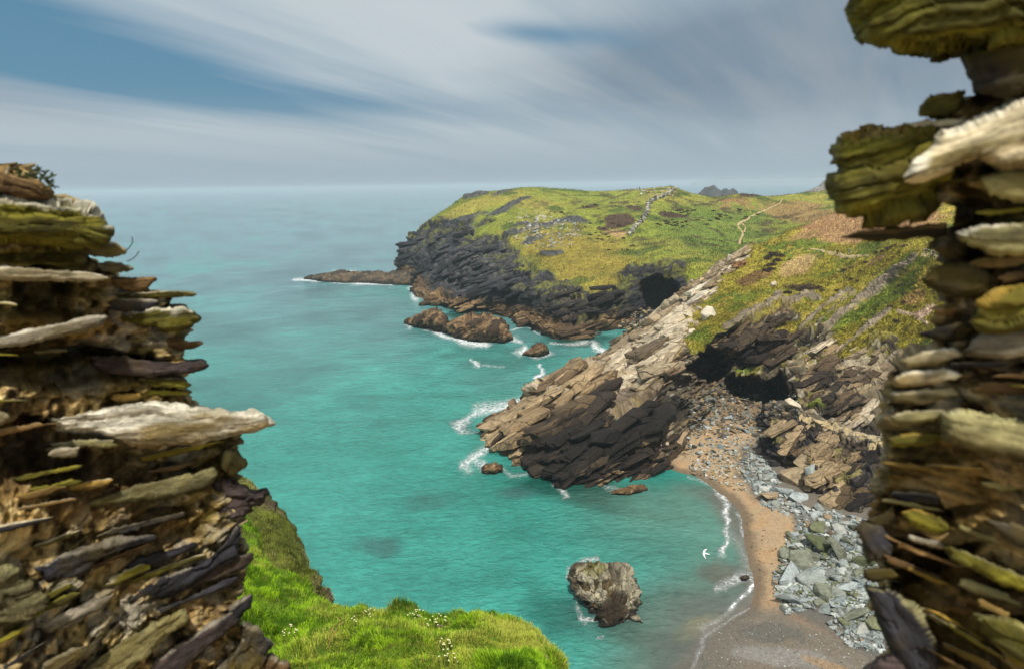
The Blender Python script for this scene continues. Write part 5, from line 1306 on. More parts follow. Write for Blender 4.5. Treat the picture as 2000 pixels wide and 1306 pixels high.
# ------------------------------------------------------------------ loose stones
def stone_mesh(name, seed, flat=.4, nfr=12, bev=.05, mat=None):
    rng = random.Random(seed)
    bm = bmesh.new()
    for i in range(nfr):
        a = rng.uniform(0, 2 * math.pi); r = rng.uniform(.72, 1.0); zz = rng.choice([-1, 1]) * rng.uniform(.6, 1)
        bm.verts.new((math.cos(a) * r * .62, math.sin(a) * r * .45, zz * .5 * flat * (.75 + .5 * rng.random())))
    for i in range(3): bm.verts.new((rng.uniform(-.65, .65), rng.uniform(-.5, .5), rng.uniform(-.2, .2) * flat))
    bmesh.ops.convex_hull(bm, input=bm.verts)
    loose = [v for v in bm.verts if not v.link_faces]; bmesh.ops.delete(bm, geom=loose, context='VERTS')
    bmesh.ops.dissolve_limit(bm, angle_limit=math.radians(14), verts=bm.verts, edges=bm.edges)
    if bev: bmesh.ops.bevel(bm, geom=bm.edges[:], offset=bev * .35, segments=1, affect='EDGES', profile=.6)
    me = bpy.data.meshes.new(name); bm.to_mesh(me); bm.free()
    if mat: me.materials.append(mat)
    return me
def stone_mat(name, cols, scale=5):
    m = NT(name); oi = m.n('ShaderNodeObjectInfo'); tc = m.n('ShaderNodeTexCoord')
    base = m.ramp(oi.outputs['Random'], [(i / max(1, len(cols) - 1), tuple(c)) for i, c in enumerate(cols)])
    mp = m.n('ShaderNodeMapping'); mp.inputs['Scale'].default_value = (1, 1, 4); mp.inputs['Rotation'].default_value = (.3, .2, 0); m.l(tc.outputs['Object'], mp.inputs[0])
    n = m.noise(mp.outputs[0], scale, 6, .75, .4); n2 = m.noise(tc.outputs['Object'], scale * .4, 3, .6)
    v = m.maprange(n, .3, .7, .5, 1.5); cmb = m.n('ShaderNodeCombineColor'); [m.l(v, cmb.inputs[i]) for i in range(3)]
    c = m.mix(1.0, base, cmb.outputs[0], 'MULTIPLY'); c = m.mix(m.maprange(n2, .50, .66, 0, .6), c, tuple(cols[0] * .40))
    m.l(c, m.b.inputs['Base Color']); m.b.inputs['Roughness'].default_value = .85
    m.l(m.bump(n, .8, .05), m.b.inputs['Normal'])
    return m.m
SM = {'pale': stone_mat('pale_slate', [S(110, 122, 124, .8), S(160, 170, 170, .85), S(140, 146, 138, .8), S(184, 190, 184, .88), S(116, 112, 100, .8)]),
      'green': stone_mat('weedy_slate', [S(64, 70, 36, .75), S(118, 122, 90, .85), S(84, 92, 58, .8), S(132, 136, 120, .85), S(58, 60, 38, .75)]),
      'brown': stone_mat('brown_slate', [S(120, 102, 76, .85), S(160, 142, 112, .9), S(98, 84, 66, .85)]),
      'dark': stone_mat('dark_slate', [S(66, 62, 60, .8), S(90, 86, 80, .8), S(54, 50, 50, .8)]),
      'white': stone_mat('pale_boulder', [S(206, 198, 176, .95), S(184, 172, 148, .9)])}
SMESH = {k: [stone_mesh('slate_stone', 3000 + 17 * i + j * 131, flat=f, nfr=nf, mat=SM[k]) for i, (f, nf) in enumerate([(.35, 10), (.5, 12), (.42, 14), (.7, 14), (.55, 11), (.28, 9)])] for j, k in enumerate(SM)}
rng = random.Random(11)
def put_stone(px, py, size_px, kind, label, surfs, group=None, name='slate_boulder', cat='boulder', tilt=.35, flat=1.0, variant=None, rz=None, squash=None):
    h = cast(px, py, surfs)
    if h is None: return None
    p, n, dist = h
    s = size_px / FPX * dist
    me = SMESH[kind][variant if variant is not None else rng.randrange(6)]
    o = bpy.data.objects.new(name, me); COL.objects.link(o)
    o.scale = (s, s * rng.uniform(.8, 1.15), s * rng.uniform(.8, 1.2) * flat)
    o.rotation_euler = (rng.gauss(0, tilt), rng.gauss(0, tilt), rng.uniform(0, 6.28) if rz is None else rz)
    o.location = p + Vector((0, 0, s * .10 * flat))
    tag(o, label, cat, group)
    return o
S_BEACH = [BEACH, BUTT]
named = [
 (1557, 936, 50, 'brown', 'rounded tan boulder resting at the foot of the dark buttress, biggest of the tan ones', .9), (1569, 905, 40, 'brown', 'tan boulder lodged in the buttress just above the biggest tan one', .9),
 (1500, 972, 42, 'brown', 'tan block at the upper end of the sand, left of the grey slabs', .8), (1592, 922, 32, 'pale', 'pale block wedged right of the biggest tan boulder', 1.0),
 (1537, 962, 30, 'pale', 'blue-grey slab just right of the tan block', .7), (1560, 975, 34, 'pale', 'blue-grey slab below the biggest tan boulder', .7),
 (1546, 1172, 62, 'pale', 'largest pale cracked slab by the lower end of the sand', .7), (1598, 1066, 52, 'green', 'tall green weedy slab tilted in the middle of the boulders', 1.2),
 (1640, 1082, 50, 'green', 'green weedy slab right of the tall tilted one', 1.0), (1565, 1098, 56, 'green', 'broad flat green slab below the tall tilted one', .7),
 (1546, 1130, 54, 'pale', 'pale fluted slab above the largest cracked slab', .9), (1606, 1158, 44, 'green', 'green weedy block right of the largest pale slab', 1.0),
 (1672, 1206, 46, 'green', 'dark green weedy block near the lower end of the boulders', 1.0), (1585, 1140, 44, 'pale', 'pale wedge between two green slabs', 1.0),
 (1652, 1150, 34, 'pale', 'pale upright slab in the lower boulders', 1.0), (1690, 1232, 36, 'pale', 'pale slab at the lower right end of the boulders, by the wall', .9), (1545, 795, 34, 'white', 'rounded pale boulder capping the left end of the buttress', 1.3),
 (1540, 812, 24, 'brown', 'tan boulder under the rounded pale cap of the buttress', 1.2),
]
for x, y, s, k, lab, fl in named:
    put_stone(x, y, s, k, lab, S_BEACH + ([PROM] if y < 800 else []), flat=fl)
P2 = [PROM]
for x, y, s, k, lab, fl in [(1384, 620, 30, 'white', 'big white boulder perched on the grassy edge above the cave', 1.2), (1325, 655, 24, 'white', 'white upright boulder on the ridge below the grass edge', 1.4), (1322, 680, 12, 'white', 'small white stone beside a mustard patch on the ridge', 1.2),
                            (1511, 558, 13, 'white', 'small white stone alone on the grassy slope', 1), (1432, 508, 22, 'white', 'white slab at the head of the ridge beside the brown hummock', .8), (1344, 618, 14, 'white', 'white stone left of the big perched boulder', 1),
                            (1362, 636, 13, 'brown', 'tan stone below the big perched boulder', 1), (1340, 600, 16, 'white', 'white stone among the ledges above the cave', .8), (1292, 672, 18, 'brown', 'tan block on the bare ridge', .8), (1310, 640, 20, 'brown', 'tan block below the white ledges', .8),
                            (1365, 605, 12, 'white', 'white stone just above the big perched boulder', 1), (1350, 650, 14, 'white', 'white stone on the mossy rim over the cave', 1)]:
    put_stone(x, y, s, k, lab, P2, flat=fl * 1.4, variant=3, tilt=.2)

def throw(poly, n, smin, smax, gap, kinds, label, group, surfs, placed, tries=9000, tilt=.3, densfn=None):
    xs = [q[0] for q in poly]; ys = [q[1] for q in poly]; got = []; cand = []
    N_ = tries
    r_ = np.random.RandomState(len(label) * 7 + n)
    X_ = r_.uniform(min(xs), max(xs), N_); Y_ = r_.uniform(min(ys), max(ys), N_)
    ok = sdist(X_, Y_, poly) > 0
    for x, y in zip(X_[ok], Y_[ok]):
        if len(got) >= n: break
        s = smin + (smax - smin) * rng.random() ** 2.2
        if any((x - a) ** 2 + ((y - b) * 1.35) ** 2 < (gap * (s + t) * .5) ** 2 for a, b, t in placed): continue
        k = rng.choice(kinds)
        o = put_stone(x, y, s, k, label[k], surfs, group[k], tilt=tilt)
        if o: placed.append((x, y, s)); got.append(o)
    return got
placed = [(q[0], q[1], q[2] * .8) for q in named]
BED = [(1470, 880), (1500, 900), (1530, 950), (1570, 990), (1640, 1000), (1700, 1020), (1700, 1130), (1725, 1240), (1700, 1265), (1650, 1225), (1600, 1185), (1530, 1200), (1508, 1140), (1530, 1090), (1560, 1040), (1545, 1010), (1490, 985), (1462, 945), (1440, 905)]
LOW = [(1540, 1040), (1700, 1030), (1722, 1235), (1640, 1215), (1600, 1180), (1530, 1190), (1512, 1130)]
lab1 = {'pale': 'blue-grey angular slate slab lying in the lower boulder bed between sand and wall', 'green': 'green weed-stained slate slab in the lower boulder bed', 'brown': 'tan slate stone in the lower boulder bed'}
grp1 = {'pale': 'grey slate slabs of the lower boulder bed', 'green': 'green stained slabs of the lower boulder bed', 'brown': 'tan stones of the lower boulder bed'}
throw(LOW, 95, 13, 34, .70, ['pale'] * 6 + ['green'] * 3, lab1, grp1, [BEACH], placed)
lab2 = {'pale': 'small blue-grey slate slab of the upper boulder spread, under the buttress', 'brown': 'small tan stone of the upper boulder spread, under the buttress'}
grp2 = {'pale': 'grey slabs below the buttress', 'brown': 'tan stones below the buttress'}
throw(BED, 105, 10, 24, .68, ['pale'] * 8 + ['brown'], lab2, grp2, [BEACH], placed)
lab3 = {'pale': 'pale stone on the brown ground at the head of the beach', 'brown': 'tan stone on the brown ground at the head of the beach', 'dark': 'dark stone near the cave mouths at the head of the beach'}
grp3 = {'pale': 'pale stones at the head of the beach', 'brown': 'tan stones at the head of the beach', 'dark': 'dark stones near the caves'}
HEADB = [(1350, 800), (1400, 770), (1480, 780), (1500, 860), (1440, 905), (1400, 940), (1350, 925), (1340, 870)]
throw(HEADB, 60, 7, 17, .8, ['pale'] * 4 + ['brown'] * 3 + ['dark'] * 2, lab3, grp3, [BEACH], placed)
# the small stuff: rubble too fine to count
def rubble(name, regions, surfs, cols, seed):
    r_ = np.random.RandomState(seed); V = []; F = []; Cc = []
    base = []
    for k in range(6):
        me = stone_mesh('rubble_stone', 4000 + k, .5, 9, 0); bm = bmesh.new(); bm.from_mesh(me); bmesh.ops.triangulate(bm, faces=bm.faces[:])
        base.append((np.array([v.co[:] for v in bm.verts]), np.array([[v.index for v in f.verts] for f in bm.faces]))); bm.free(); bpy.data.meshes.remove(me)
    nv = 0
    for poly, n, smin, smax, cs in regions:
        xs = [q[0] for q in poly]; ys = [q[1] for q in poly]
        X_ = r_.uniform(min(xs), max(xs), n * 3); Y_ = r_.uniform(min(ys), max(ys), n * 3); ok = np.where(sdist(X_, Y_, poly) > 0)[0][:n]
        for i in ok:
            h = cast(X_[i], Y_[i], surfs)
            if h is None: continue
            s = (smin + (smax - smin) * r_.rand() ** 2) / FPX * h[2]
            v, f = base[r_.randint(6)]
            a = r_.uniform(0, 6.28); R = np.array(Matrix.Rotation(a, 3, 'Z') @ Matrix.Rotation(r_.normal(0, .3), 3, 'X'))
            w_ = (v * s) @ R.T + np.array(h[0]) + [0, 0, s * .08]
            V.append(w_); F.append(f + nv); nv += len(v)
            Cc.append(np.ones((len(v), 3)) * cols[cs[r_.randint(len(cs))]] * r_.uniform(.7, 1.25))
    o = mesh_from(name, np.concatenate(V), np.concatenate(F), mat_rubble, np.concatenate(Cc), smooth=False)
    return tag(o, kind='stuff')
mat_rubble = terrain_mat('rubble', 4.0, .05, amp=.25)
RCOL = [S(140, 150, 150, .8), S(176, 182, 178, .85), S(122, 128, 124, .85), S(132, 114, 84, .85), S(172, 152, 116, .9), S(84, 80, 72, .8), S(96, 104, 62, .8)]
rubble('rubble', [(BED, 2600, 4, 13, [0, 0, 1, 2, 2]), (LOW, 1500, 5, 14, [0, 1, 2, 6, 6]), (HEADB, 1000, 2.5, 8, [0, 3, 4, 5, 2, 1]),
                  ([(1345, 775), (1400, 745), (1560, 770), (1560, 820), (1420, 850), (1345, 850)], 600, 4, 13, [2, 3, 5, 5]),
                  ([(1370, 880), (1440, 880), (1460, 960), (1400, 950)], 250, 3, 9, [3, 4, 1]),
                  ([(1640, 1180), (1725, 1235), (1735, 1275), (1660, 1262), (1620, 1220)], 260, 4, 14, [0, 1, 2]),
                  ([(1370, 1195), (1700, 1240), (1740, 1310), (1340, 1310)], 900, 1.2, 3, [2, 5, 1]),
                  ([(1440, 1000), (1475, 1000), (1540, 1100), (1500, 1180), (1480, 1110)], 60, 1.5, 5, [5, 3])], [BEACH, PROM, BUTT], RCOL, 77)
rubble('cove_stones', [([(1205, 640), (1222, 612), (1262, 600), (1300, 604), (1290, 640), (1230, 655)], 420, 3, 9, [2, 3, 4, 5])], [HEAD], RCOL, 78)
rubble('outcrop_stones', [([(1000, 470), (1040, 425), (1100, 425), (1150, 440), (1100, 485), (1040, 490)], 260, 2, 8, [1, 0, 2, 4]), ([(1240, 372), (1325, 366), (1330, 378), (1270, 395)], 60, 3, 9, [1, 4, 2]),
                          ([(1370, 540), (1440, 495), (1450, 505), (1395, 565), (1350, 612), (1310, 640)], 60, 4, 12, [4, 4, 3]), ([(1180, 680), (1330, 600), (1345, 660), (1230, 730), (1100, 740)], 60, 4, 12, [4, 3, 3])], [HEAD, PROM], RCOL, 79)

# ------------------------------------------------------------------ broken field wall on the headland
def field_wall():
    pts = [(1318, 369), (1308, 377), (1295, 385), (1278, 391), (1266, 399), (1264, 414), (1258, 428), (1246, 440), (1236, 449), (1228, 460)]
    V = []; F = []; Cc = []; nv = 0; r_ = np.random.RandomState(5)
    base = []
    for k in range(5):
        me = stone_mesh('w', 4100 + k, .8, 10, 0); bm = bmesh.new(); bm.from_mesh(me); bmesh.ops.triangulate(bm, faces=bm.faces[:])
        base.append((np.array([v.co[:] for v in bm.verts]), np.array([[v.index for v in f.verts] for f in bm.faces]))); bm.free(); bpy.data.meshes.remove(me)
    first = None
    for (x0, y0), (x1, y1) in zip(pts[:-1], pts[1:]):
        for t in np.linspace(0, 1, 30)[:-1]:
            h = cast(x0 + (x1 - x0) * t + r_.normal(0, 1.2), y0 + (y1 - y0) * t + r_.normal(0, .8), [HEAD])
            if h is None: continue
            if first is None: first = h[0]
            s = r_.uniform(1.0, 2.2); v, f = base[r_.randint(5)]
            R = np.array(Matrix.Rotation(r_.uniform(0, 6.28), 3, 'Z') @ Matrix.Rotation(r_.normal(0, .3), 3, 'X'))
            V.append((v * s) @ R.T + np.array(h[0]) + [0, 0, s * .2 + r_.uniform(0, .5)]); F.append(f + nv); nv += len(v)
            Cc.append(np.ones((len(v), 3)) * [S(176, 172, 156, .9), S(120, 118, 110, .85), S(86, 84, 80, .8)][r_.randint(3)])
    o = mesh_from('stone_wall', np.concatenate(V), np.concatenate(F), mat_rubble, np.concatenate(Cc), smooth=False)
    tag(o, 'tumbled grey drystone wall running down the green headland from the skyline', 'stone wall')
field_wall()

# ------------------------------------------------------------------ footpaths
def path(pts, wpx, surf, lab=None, lift=.22):
    out = []
    for (x0, y0), (x1, y1) in zip(pts[:-1], pts[1:]):
        n = max(2, int(math.hypot(x1 - x0, y1 - y0) / 1.2))
        for t in np.linspace(0, 1, n)[:-1]:
            h = cast(x0 + (x1 - x0) * t, y0 + (y1 - y0) * t, [surf])
            if h is not None: out.append((np.array(h[0]), h[2]))
    if len(out) < 3: return
    p = np.array([q[0] for q in out]); 
    for _ in range(3): p[1:-1] = (p[:-2] + p[1:-1] + p[2:]) / 3
    tn = np.gradient(p, axis=0); sd = np.stack([-tn[:, 1], tn[:, 0], tn[:, 0] * 0], 1); sd /= np.linalg.norm(sd, axis=1, keepdims=True) + 1e-9
    rows = []
    W = wpx if np.ndim(wpx) else [wpx] * 2
    ww = np.interp(np.linspace(0, 1, len(p)), np.linspace(0, 1, len(W)), W) * (1 + .25 * fbm(p, .4, 2, 9))
    for k in (-1, -.5, 0, .5, 1):
        q = p + sd * (k * ww * .5)[:, None]
        for i in range(len(q)):
            h = drop(q[i][0], q[i][1], [surf])
            if h is not None: q[i][2] = h[0].z
            q[i][2] += lift if abs(k) < 1 else lift * .3
        rows.append(q)
    G = np.array(rows)
    c = np.ones(G.shape) * S(184, 166, 126, .85); c = mixc(c, .5 * sstep(0, .6, fbm(G, .8, 3, 3)), S(160, 142, 96, .9))
    o = grid_obj('footpath', G, mat_rubble, c, toward=np.array([0, 0, 500.])); tag(o, kind='structure')
path([(1528, 389), (1524, 397), (1512, 403), (1492, 412), (1472, 420), (1458, 430), (1444, 436), (1440, 442), (1449, 450), (1451, 460), (1446, 468), (1444, 479)], [.6, .8, 1.0, 1.1, .9, .9], HEAD)
path([(1450, 436), (1456, 446), (1453, 456)], [.8, .8], HEAD)
path([(1582, 486), (1605, 490), (1632, 497), (1660, 502), (1700, 499)], [.5, .8, 1.0, .5], PROM, lift=.18)
path([(1800, 497), (1825, 503), (1856, 512)], [.9, 1.0], PROM, lift=.18)
path([(1560, 815), (1600, 822), (1640, 836), (1690, 850), (1735, 866)], [.8, 1.4, 1.6], BUTT, lift=.10)

# ------------------------------------------------------------------ dark heather and gorse bushes
def bush_mesh(seed, mat, n=420):
    r_ = np.random.RandomState(seed); V = []; F = []
    lob = [(r_.uniform(-.35, .35), r_.uniform(-.3, .3), r_.uniform(.12, .32), r_.uniform(.22, .38)) for _ in range(6)]
    for i in range(n):
        l = lob[r_.randint(6)]; d = r_.normal(size=3); d /= np.linalg.norm(d); d[2] = abs(d[2]) * .9 - .1
        c = np.array(l[:3]) + d * l[3] * r_.uniform(.75, 1.05); c[2] = max(c[2], 0)
        a = r_.normal(size=3); a /= np.linalg.norm(a); b = np.cross(a, r_.normal(size=3)); b /= np.linalg.norm(b); s = r_.uniform(.035, .08)
        k = len(V); V += [c - a * s, c + a * s, c + b * s * 1.3 + d * s * .6]; F.append((k, k + 1, k + 2))
    for l in lob:      # woody heart
        k = len(V)
        V += [np.array(l[:3]) + np.array(q) * l[3] * .8 for q in ((1, 0, 0), (-1, 0, 0), (0, 1, 0), (0, -1, 0), (0, 0, 1), (0, 0, -1))]
        F += [(k + a, k + b, k + c) for a, b, c in ((0, 2, 4), (2, 1, 4), (1, 3, 4), (3, 0, 4), (2, 0, 5), (1, 2, 5), (3, 1, 5), (0, 3, 5))]
    me = bpy.data.meshes.new('heather_leaves'); me.from_pydata([tuple(map(float, v)) for v in V], [], F); me.materials.append(mat)
    return me
m_heath = simple_mat('heather', S(66, 50, 36, .8), .95, 6, .4, objrand=.3); m_brack = simple_mat('dead_bracken', S(150, 112, 72, .85), .95, 6, .4, objrand=.2)
bm_h = [bush_mesh(50 + i, m_heath) for i in range(4)]; bm_b = [bush_mesh(60 + i, m_brack) for i in range(2)]
def bush(x, y, s, surf, lab, grp, brown=False, fl=.7):
    h = cast(x, y, [surf])
    if h is None: return
    o = bpy.data.objects.new('heather_bush', rng.choice(bm_b if brown else bm_h)); COL.objects.link(o)
    k = s / FPX * h[2]; o.scale = (k, k * rng.uniform(.8, 1.3), k * fl); o.rotation_euler = (0, 0, rng.uniform(0, 6.28)); o.location = h[0] - Vector((0, 0, .1 * k))
    tag(o, lab, 'bush', grp)
for x, y, s in [(1500, 505, 17), (1510, 497, 17), (1522, 500, 16), (1516, 510, 17), (1504, 519, 17), (1498, 530, 15), (1508, 526, 13)]:
    bush(x, y, s, PROM, 'dark heather bush in the tight cluster beside the pale bare patch of the near slope', 'clustered heather by the bare patch', fl=.8)
bush(1438, 520, 34, PROM, 'big brown dead bracken hummock beside the white slab at the head of the ridge', None, True, .7)
for x, y, s in [(1536, 572, 13), (1548, 563, 13), (1560, 567, 14), (1572, 562, 15), (1584, 565, 15), (1596, 563, 15), (1606, 568, 12)]:
    bush(x, y, s, PROM, 'dark heather bush in the level row across the near slope above the outcrops', 'row of heather across the near slope')
for x, y, s in [(1649, 528, 15), (1663, 524, 12), (1682, 530, 9), (1631, 538, 10), (1665, 545, 10), (1676, 549, 9), (1635, 568, 11), (1757, 558, 11), (1769, 553, 9), (1752, 572, 9), (1768, 574, 12), (1755, 585, 9), (1768, 590, 9), (1752, 628, 12), (1766, 481, 11),
                (1726, 492, 12), (1736, 486, 14), (1747, 481, 13), (1728, 668, 11), (1790, 600, 8), (1712, 494, 9), (1746, 503, 8), (1690, 512, 8), (1580, 517, 7), (1542, 508, 6), (1738, 598, 8)]:
    bush(x, y, s, PROM, 'lone dark heather bush dotted over the near grassy slope', 'scattered heather on the near slope')
r2 = random.Random(8)
for cx_, cy_, rx, ry, n in [(1310, 438, 34, 12, 22), (1345, 412, 26, 10, 14), (1330, 428, 60, 20, 14), (1180, 448, 40, 16, 14), (1430, 420, 50, 14, 14), (1150, 405, 30, 6, 6), (1190, 470, 30, 10, 8), (1215, 485, 30, 8, 5), (1090, 420, 20, 8, 5)]:
    for k in range(n):
        a, q = r2.uniform(0, 6.28), r2.random() ** .6
        bush(cx_ + rx * q * math.cos(a), cy_ + ry * q * math.sin(a), r2.uniform(3.5, 8.5), HEAD, 'tiny dark heather bush speckling the far green headland', 'heather speckling the headland', fl=.75)

# ------------------------------------------------------------------ railings
m_rail = simple_mat('galvanised_rail', S(196, 192, 184, .9), .5, 4, .1, metal=.3)
def tube(V, F, a, b, r, n=6):
    a = np.array(a, float); b = np.array(b, float); d = b - a; d /= np.linalg.norm(d); u = np.cross(d, [0.3, .1, 1]); u /= np.linalg.norm(u); v = np.cross(d, u); k = len(V)
    for q in (a, b):
        for i in range(n): t = i / n * 2 * math.pi; V.append(q + r * (u * math.cos(t) + v * math.sin(t)))
    for i in range(n): j = (i + 1) % n; F.append((k + i, k + j, k + n + j, k + n + i))
    F.append(tuple(k + n - 1 - i for i in range(n))); F.append(tuple(k + n + i for i in range(n)))
def mk(name, V, F, mat, parent=None, base=None, smooth=False):
    me = bpy.data.meshes.new(name); off = np.array(base) if base is not None else 0
    me.from_pydata([tuple(float(x) for x in (np.array(v) - off)) for v in V], [], F); me.materials.append(mat)
    if smooth: me.polygons.foreach_set('use_smooth', [True] * len(me.polygons))
    o = bpy.data.objects.new(name, me); COL.objects.link(o)
    if parent: o.parent = parent
    return o
def railing(pts, surf, hgt, lab, r=.03, rails=(1.0, .5)):
    B = []
    for x, y in pts:
        h = cast(x, y, surf)
        if h is not None: B.append(np.array(h[0]))
    if len(B) < 2: return
    root = empty('railing', B[0]); tag(root, lab, 'railing')
    for b in B:
        V, F = [], []; tube(V, F, b - [0, 0, .3], b + [0, 0, hgt + .04], r * 1.2); mk('post', V, F, m_rail, root, B[0])
    for k in rails:
        V, F = [], []
        for a, b in zip(B[:-1], B[1:]): tube(V, F, a + [0, 0, hgt * k], b + [0, 0, hgt * k], r)
        mk('rail', V, F, m_rail, root, B[0])
railing([(1628, 842), (1648, 849), (1670, 857), (1697, 862), (1726, 867), (1750, 874)], [BUTT], 1.15, 'thin pale metal railing along the ledge path on top of the buttress', .045)
railing([(1804, 497), (1818, 501), (1832, 506), (1848, 512), (1862, 517)], [PROM], 1.3, 'thin pale railing beside the two walkers high on the grassy slope', .05)

# ------------------------------------------------------------------ people
def skinned(name, joints, edges, mat, parent, loc0=(0, 0, 0), sub=1):
    me = bpy.data.meshes.new(name); me.from_pydata([j[:3] for j in joints], edges, []); me.materials.append(mat)
    o = bpy.data.objects.new(name, me); COL.objects.link(o)
    md = o.modifiers.new('skin', 'SKIN')
    for v, j in zip(me.skin_vertices[0].data, joints): v.radius = (j[3], j[4] if len(j) > 4 else j[3]); v.use_root = False
    me.skin_vertices[0].data[0].use_root = True
    ss = o.modifiers.new('sub', 'SUBSURF'); ss.levels = sub; ss.render_levels = sub
    if parent: o.parent = parent
    return o
m_skin = simple_mat('skin', S(200, 150, 122, .9), .6, 5, .08)
def person(base, yaw, coat, trousers, hairc, lab, stride=.16, bag=None, h=1.72):
    k = h / 1.75
    root = empty('person', base, yaw); root.scale = (k, k, k); tag(root, lab, 'person')
    s = stride
    J = [(0, 0, .95, .13, .10), (0, 0, 1.15, .12, .09), (0, .01, 1.38, .16, .10), (0, .01, 1.50, .06), (0, .02, 1.62, .085, .10), (0, .02, 1.72, .07, .08),
         (.19, 0, 1.42, .05), (.25, .05, 1.16, .04), (.23, .16, .93, .03), (.22, .19, .84, .03), (-.19, 0, 1.42, .05), (-.25, -.04, 1.16, .04), (-.24, .04, .92, .03), (-.23, .07, .83, .03),
         (.09, .02, .88, .085), (.10, s * .5, .50, .06), (.10, s * .9, .09, .045), (.10, s * .9 + .15, .04, .035), (-.09, 0, .88, .085), (-.10, -s * .2, .50, .06), (-.10, -s, .11, .045), (-.10, -s + .14, .04, .035)]
    E = [(0, 1), (1, 2), (2, 3), (3, 4), (4, 5), (2, 6), (6, 7), (7, 8), (8, 9), (2, 10), (10, 11), (11, 12), (12, 13), (0, 14), (14, 15), (15, 16), (16, 17), (0, 18), (18, 19), (19, 20), (20, 21)]
    skinned('body', J, E, m_skin, root)
    mc = simple_mat('jacket_cloth', coat, .9, 8, .15); mt = simple_mat('trouser_cloth', trousers, .9, 8, .15); mh = simple_mat('hair', hairc, .8, 12, .2)
    skinned('jacket', [(0, 0, .88, .17, .13), (0, 0, 1.12, .155, .12), (0, .01, 1.38, .185, .125), (0, .01, 1.47, .09), (.2, 0, 1.41, .068), (.255, .05, 1.16, .056), (.235, .15, .96, .05), (-.2, 0, 1.41, .068), (-.255, -.04, 1.16, .056), (-.245, .03, .96, .05)],
            [(0, 1), (1, 2), (2, 3), (2, 4), (4, 5), (5, 6), (2, 7), (7, 8), (8, 9)], mc, root)
    skinned('trousers', [(0, 0, .96, .15, .12), (.09, .02, .86, .105), (.10, s * .5, .50, .078), (.10, s * .9, .12, .062), (-.09, 0, .86, .105), (-.10, -s * .2, .50, .078), (-.10, -s, .14, .062)], [(0, 1), (1, 2), (2, 3), (0, 4), (4, 5), (5, 6)], mt, root)
    skinned('hair', [(0, -.02, 1.62, .07, .08), (0, -.01, 1.70, .092, .095), (0, 0, 1.765, .06, .07)], [(0, 1), (1, 2)], mh, root)
    if bag is not None:
        skinned('backpack', [(0, -.17, 1.08, .13, .09), (0, -.19, 1.28, .14, .10), (0, -.16, 1.42, .10, .07)], [(0, 1), (1, 2)], simple_mat('backpack_cloth', bag, .85, 8, .15), root)
    return root
dkb = S(34, 38, 46, .8)
def at_(x, y, surf): h = cast(x, y, [surf]); return np.array(h[0]) if h is not None else None
for x, y, surf, yaw, coat, tr, hr, lab, bag, hh in [
    (1635.5, 498, PROM, 1.5, S(30, 32, 38), S(34, 34, 38), S(30, 26, 22), 'walker in black on the pale path across the near slope', S(26, 26, 30), 1.85),
    (1659, 497, PROM, 1.7, S(50, 130, 176), S(130, 150, 140), S(60, 44, 30), 'walker in a bright blue jacket just right of the one in black', None, 1.75),
    (1822, 503, PROM, 2.4, S(34, 38, 48), S(30, 30, 36), S(40, 30, 24), 'walker in dark clothes behind the high railing, the left of the two', None, 1.75),
    (1838, 508, PROM, 2.2, S(44, 54, 78), S(36, 38, 48), S(30, 24, 20), 'walker in navy behind the high railing, the right of the two', None, 1.65),
    (1244.6, 371.6, HEAD, .4, S(40, 40, 44), S(34, 34, 36), S(30, 26, 22), 'shorter tiny figure on the headland skyline, the left of the two', None, 1.5),
    (1248.6, 371.2, HEAD, -.4, S(34, 36, 44), S(30, 32, 40), S(30, 26, 22), 'taller tiny figure on the headland skyline, the right of the two', None, 2.0)]:
    b = at_(x, y, surf)
    if b is None:
        for dy in (1, 2, 3, 5): 
            b = at_(x, y + dy, surf)
            if b is not None: break
    if b is not None: person(b, yaw, coat, tr, hr, lab, bag=bag, h=hh)
for x, y, coat, lab in [(1321, 862, S(60, 90, 150), 'visitor in blue standing on the rocks below the big ridge'), (1303, 872, S(216, 206, 180), 'visitor in a cream top on the rocks below the big ridge'), (1291, 878, S(36, 46, 90), 'visitor in navy on the rocks below the big ridge'),
                        (1268, 860, S(150, 40, 60), 'visitor in dark red on the rocks, leftmost of the four')]:
    h = cast(x, y + 5, [PROM, BEACH])
    if h is not None: person(np.array(h[0]), rng.uniform(0, 6), coat, S(50, 54, 66), S(50, 36, 26), lab, h=1.7)

# ------------------------------------------------------------------ gull
def gull():
    c = P(1378, 1080, Y=70)
    root = empty('gull', c, math.radians(20)); root.rotation_euler = (0.05, math.radians(-12), math.radians(68)); tag(root, 'white gull gliding over the shallow water near the beach', 'bird')
    mw = simple_mat('white_feathers', S(240, 240, 238, .95), .8, 10, .05)
    J = [(0, .28, 0, .035), (0, .22, .01, .05), (0, .1, 0, .075), (0, -.08, 0, .07), (0, -.24, 0, .04), (0, -.38, 0, .05, .01)]
    skinned('body', J, [(i, i + 1) for i in range(5)], mw, root, sub=2)
    for s in (-1, 1):
        st = [(0, .12, .02, .20), (.22, .17, .07, .19), (.42, .10, .08, .15), (.60, -.02, .04, .09), (.74, -.14, .0, .02)]
        V = []; F = []
        for x, y, zz, w in st:
            for a in range(8):
                t = a / 8 * 2 * math.pi; V.append((s * x, y + math.cos(t) * w * .5, zz + math.sin(t) * .016))
        for i in range(len(st) - 1):
            for a in range(8): b = (a + 1) % 8; F.append((i * 8 + a, i * 8 + b, i * 8 + 8 + b, i * 8 + 8 + a))
        F.append(tuple(range(8))); F.append(tuple(range(len(V) - 8, len(V))))
        mk('wing', V, F, mw, root, smooth=True)
    V = []; F = []; tube(V, F, (0, .30, 0), (0, .36, -.005), .012); mk('beak', V, F, simple_mat('beak', S(220, 170, 60), .5, 5, .1), root)
    root.scale = (1.15, 1.15, 1.15)
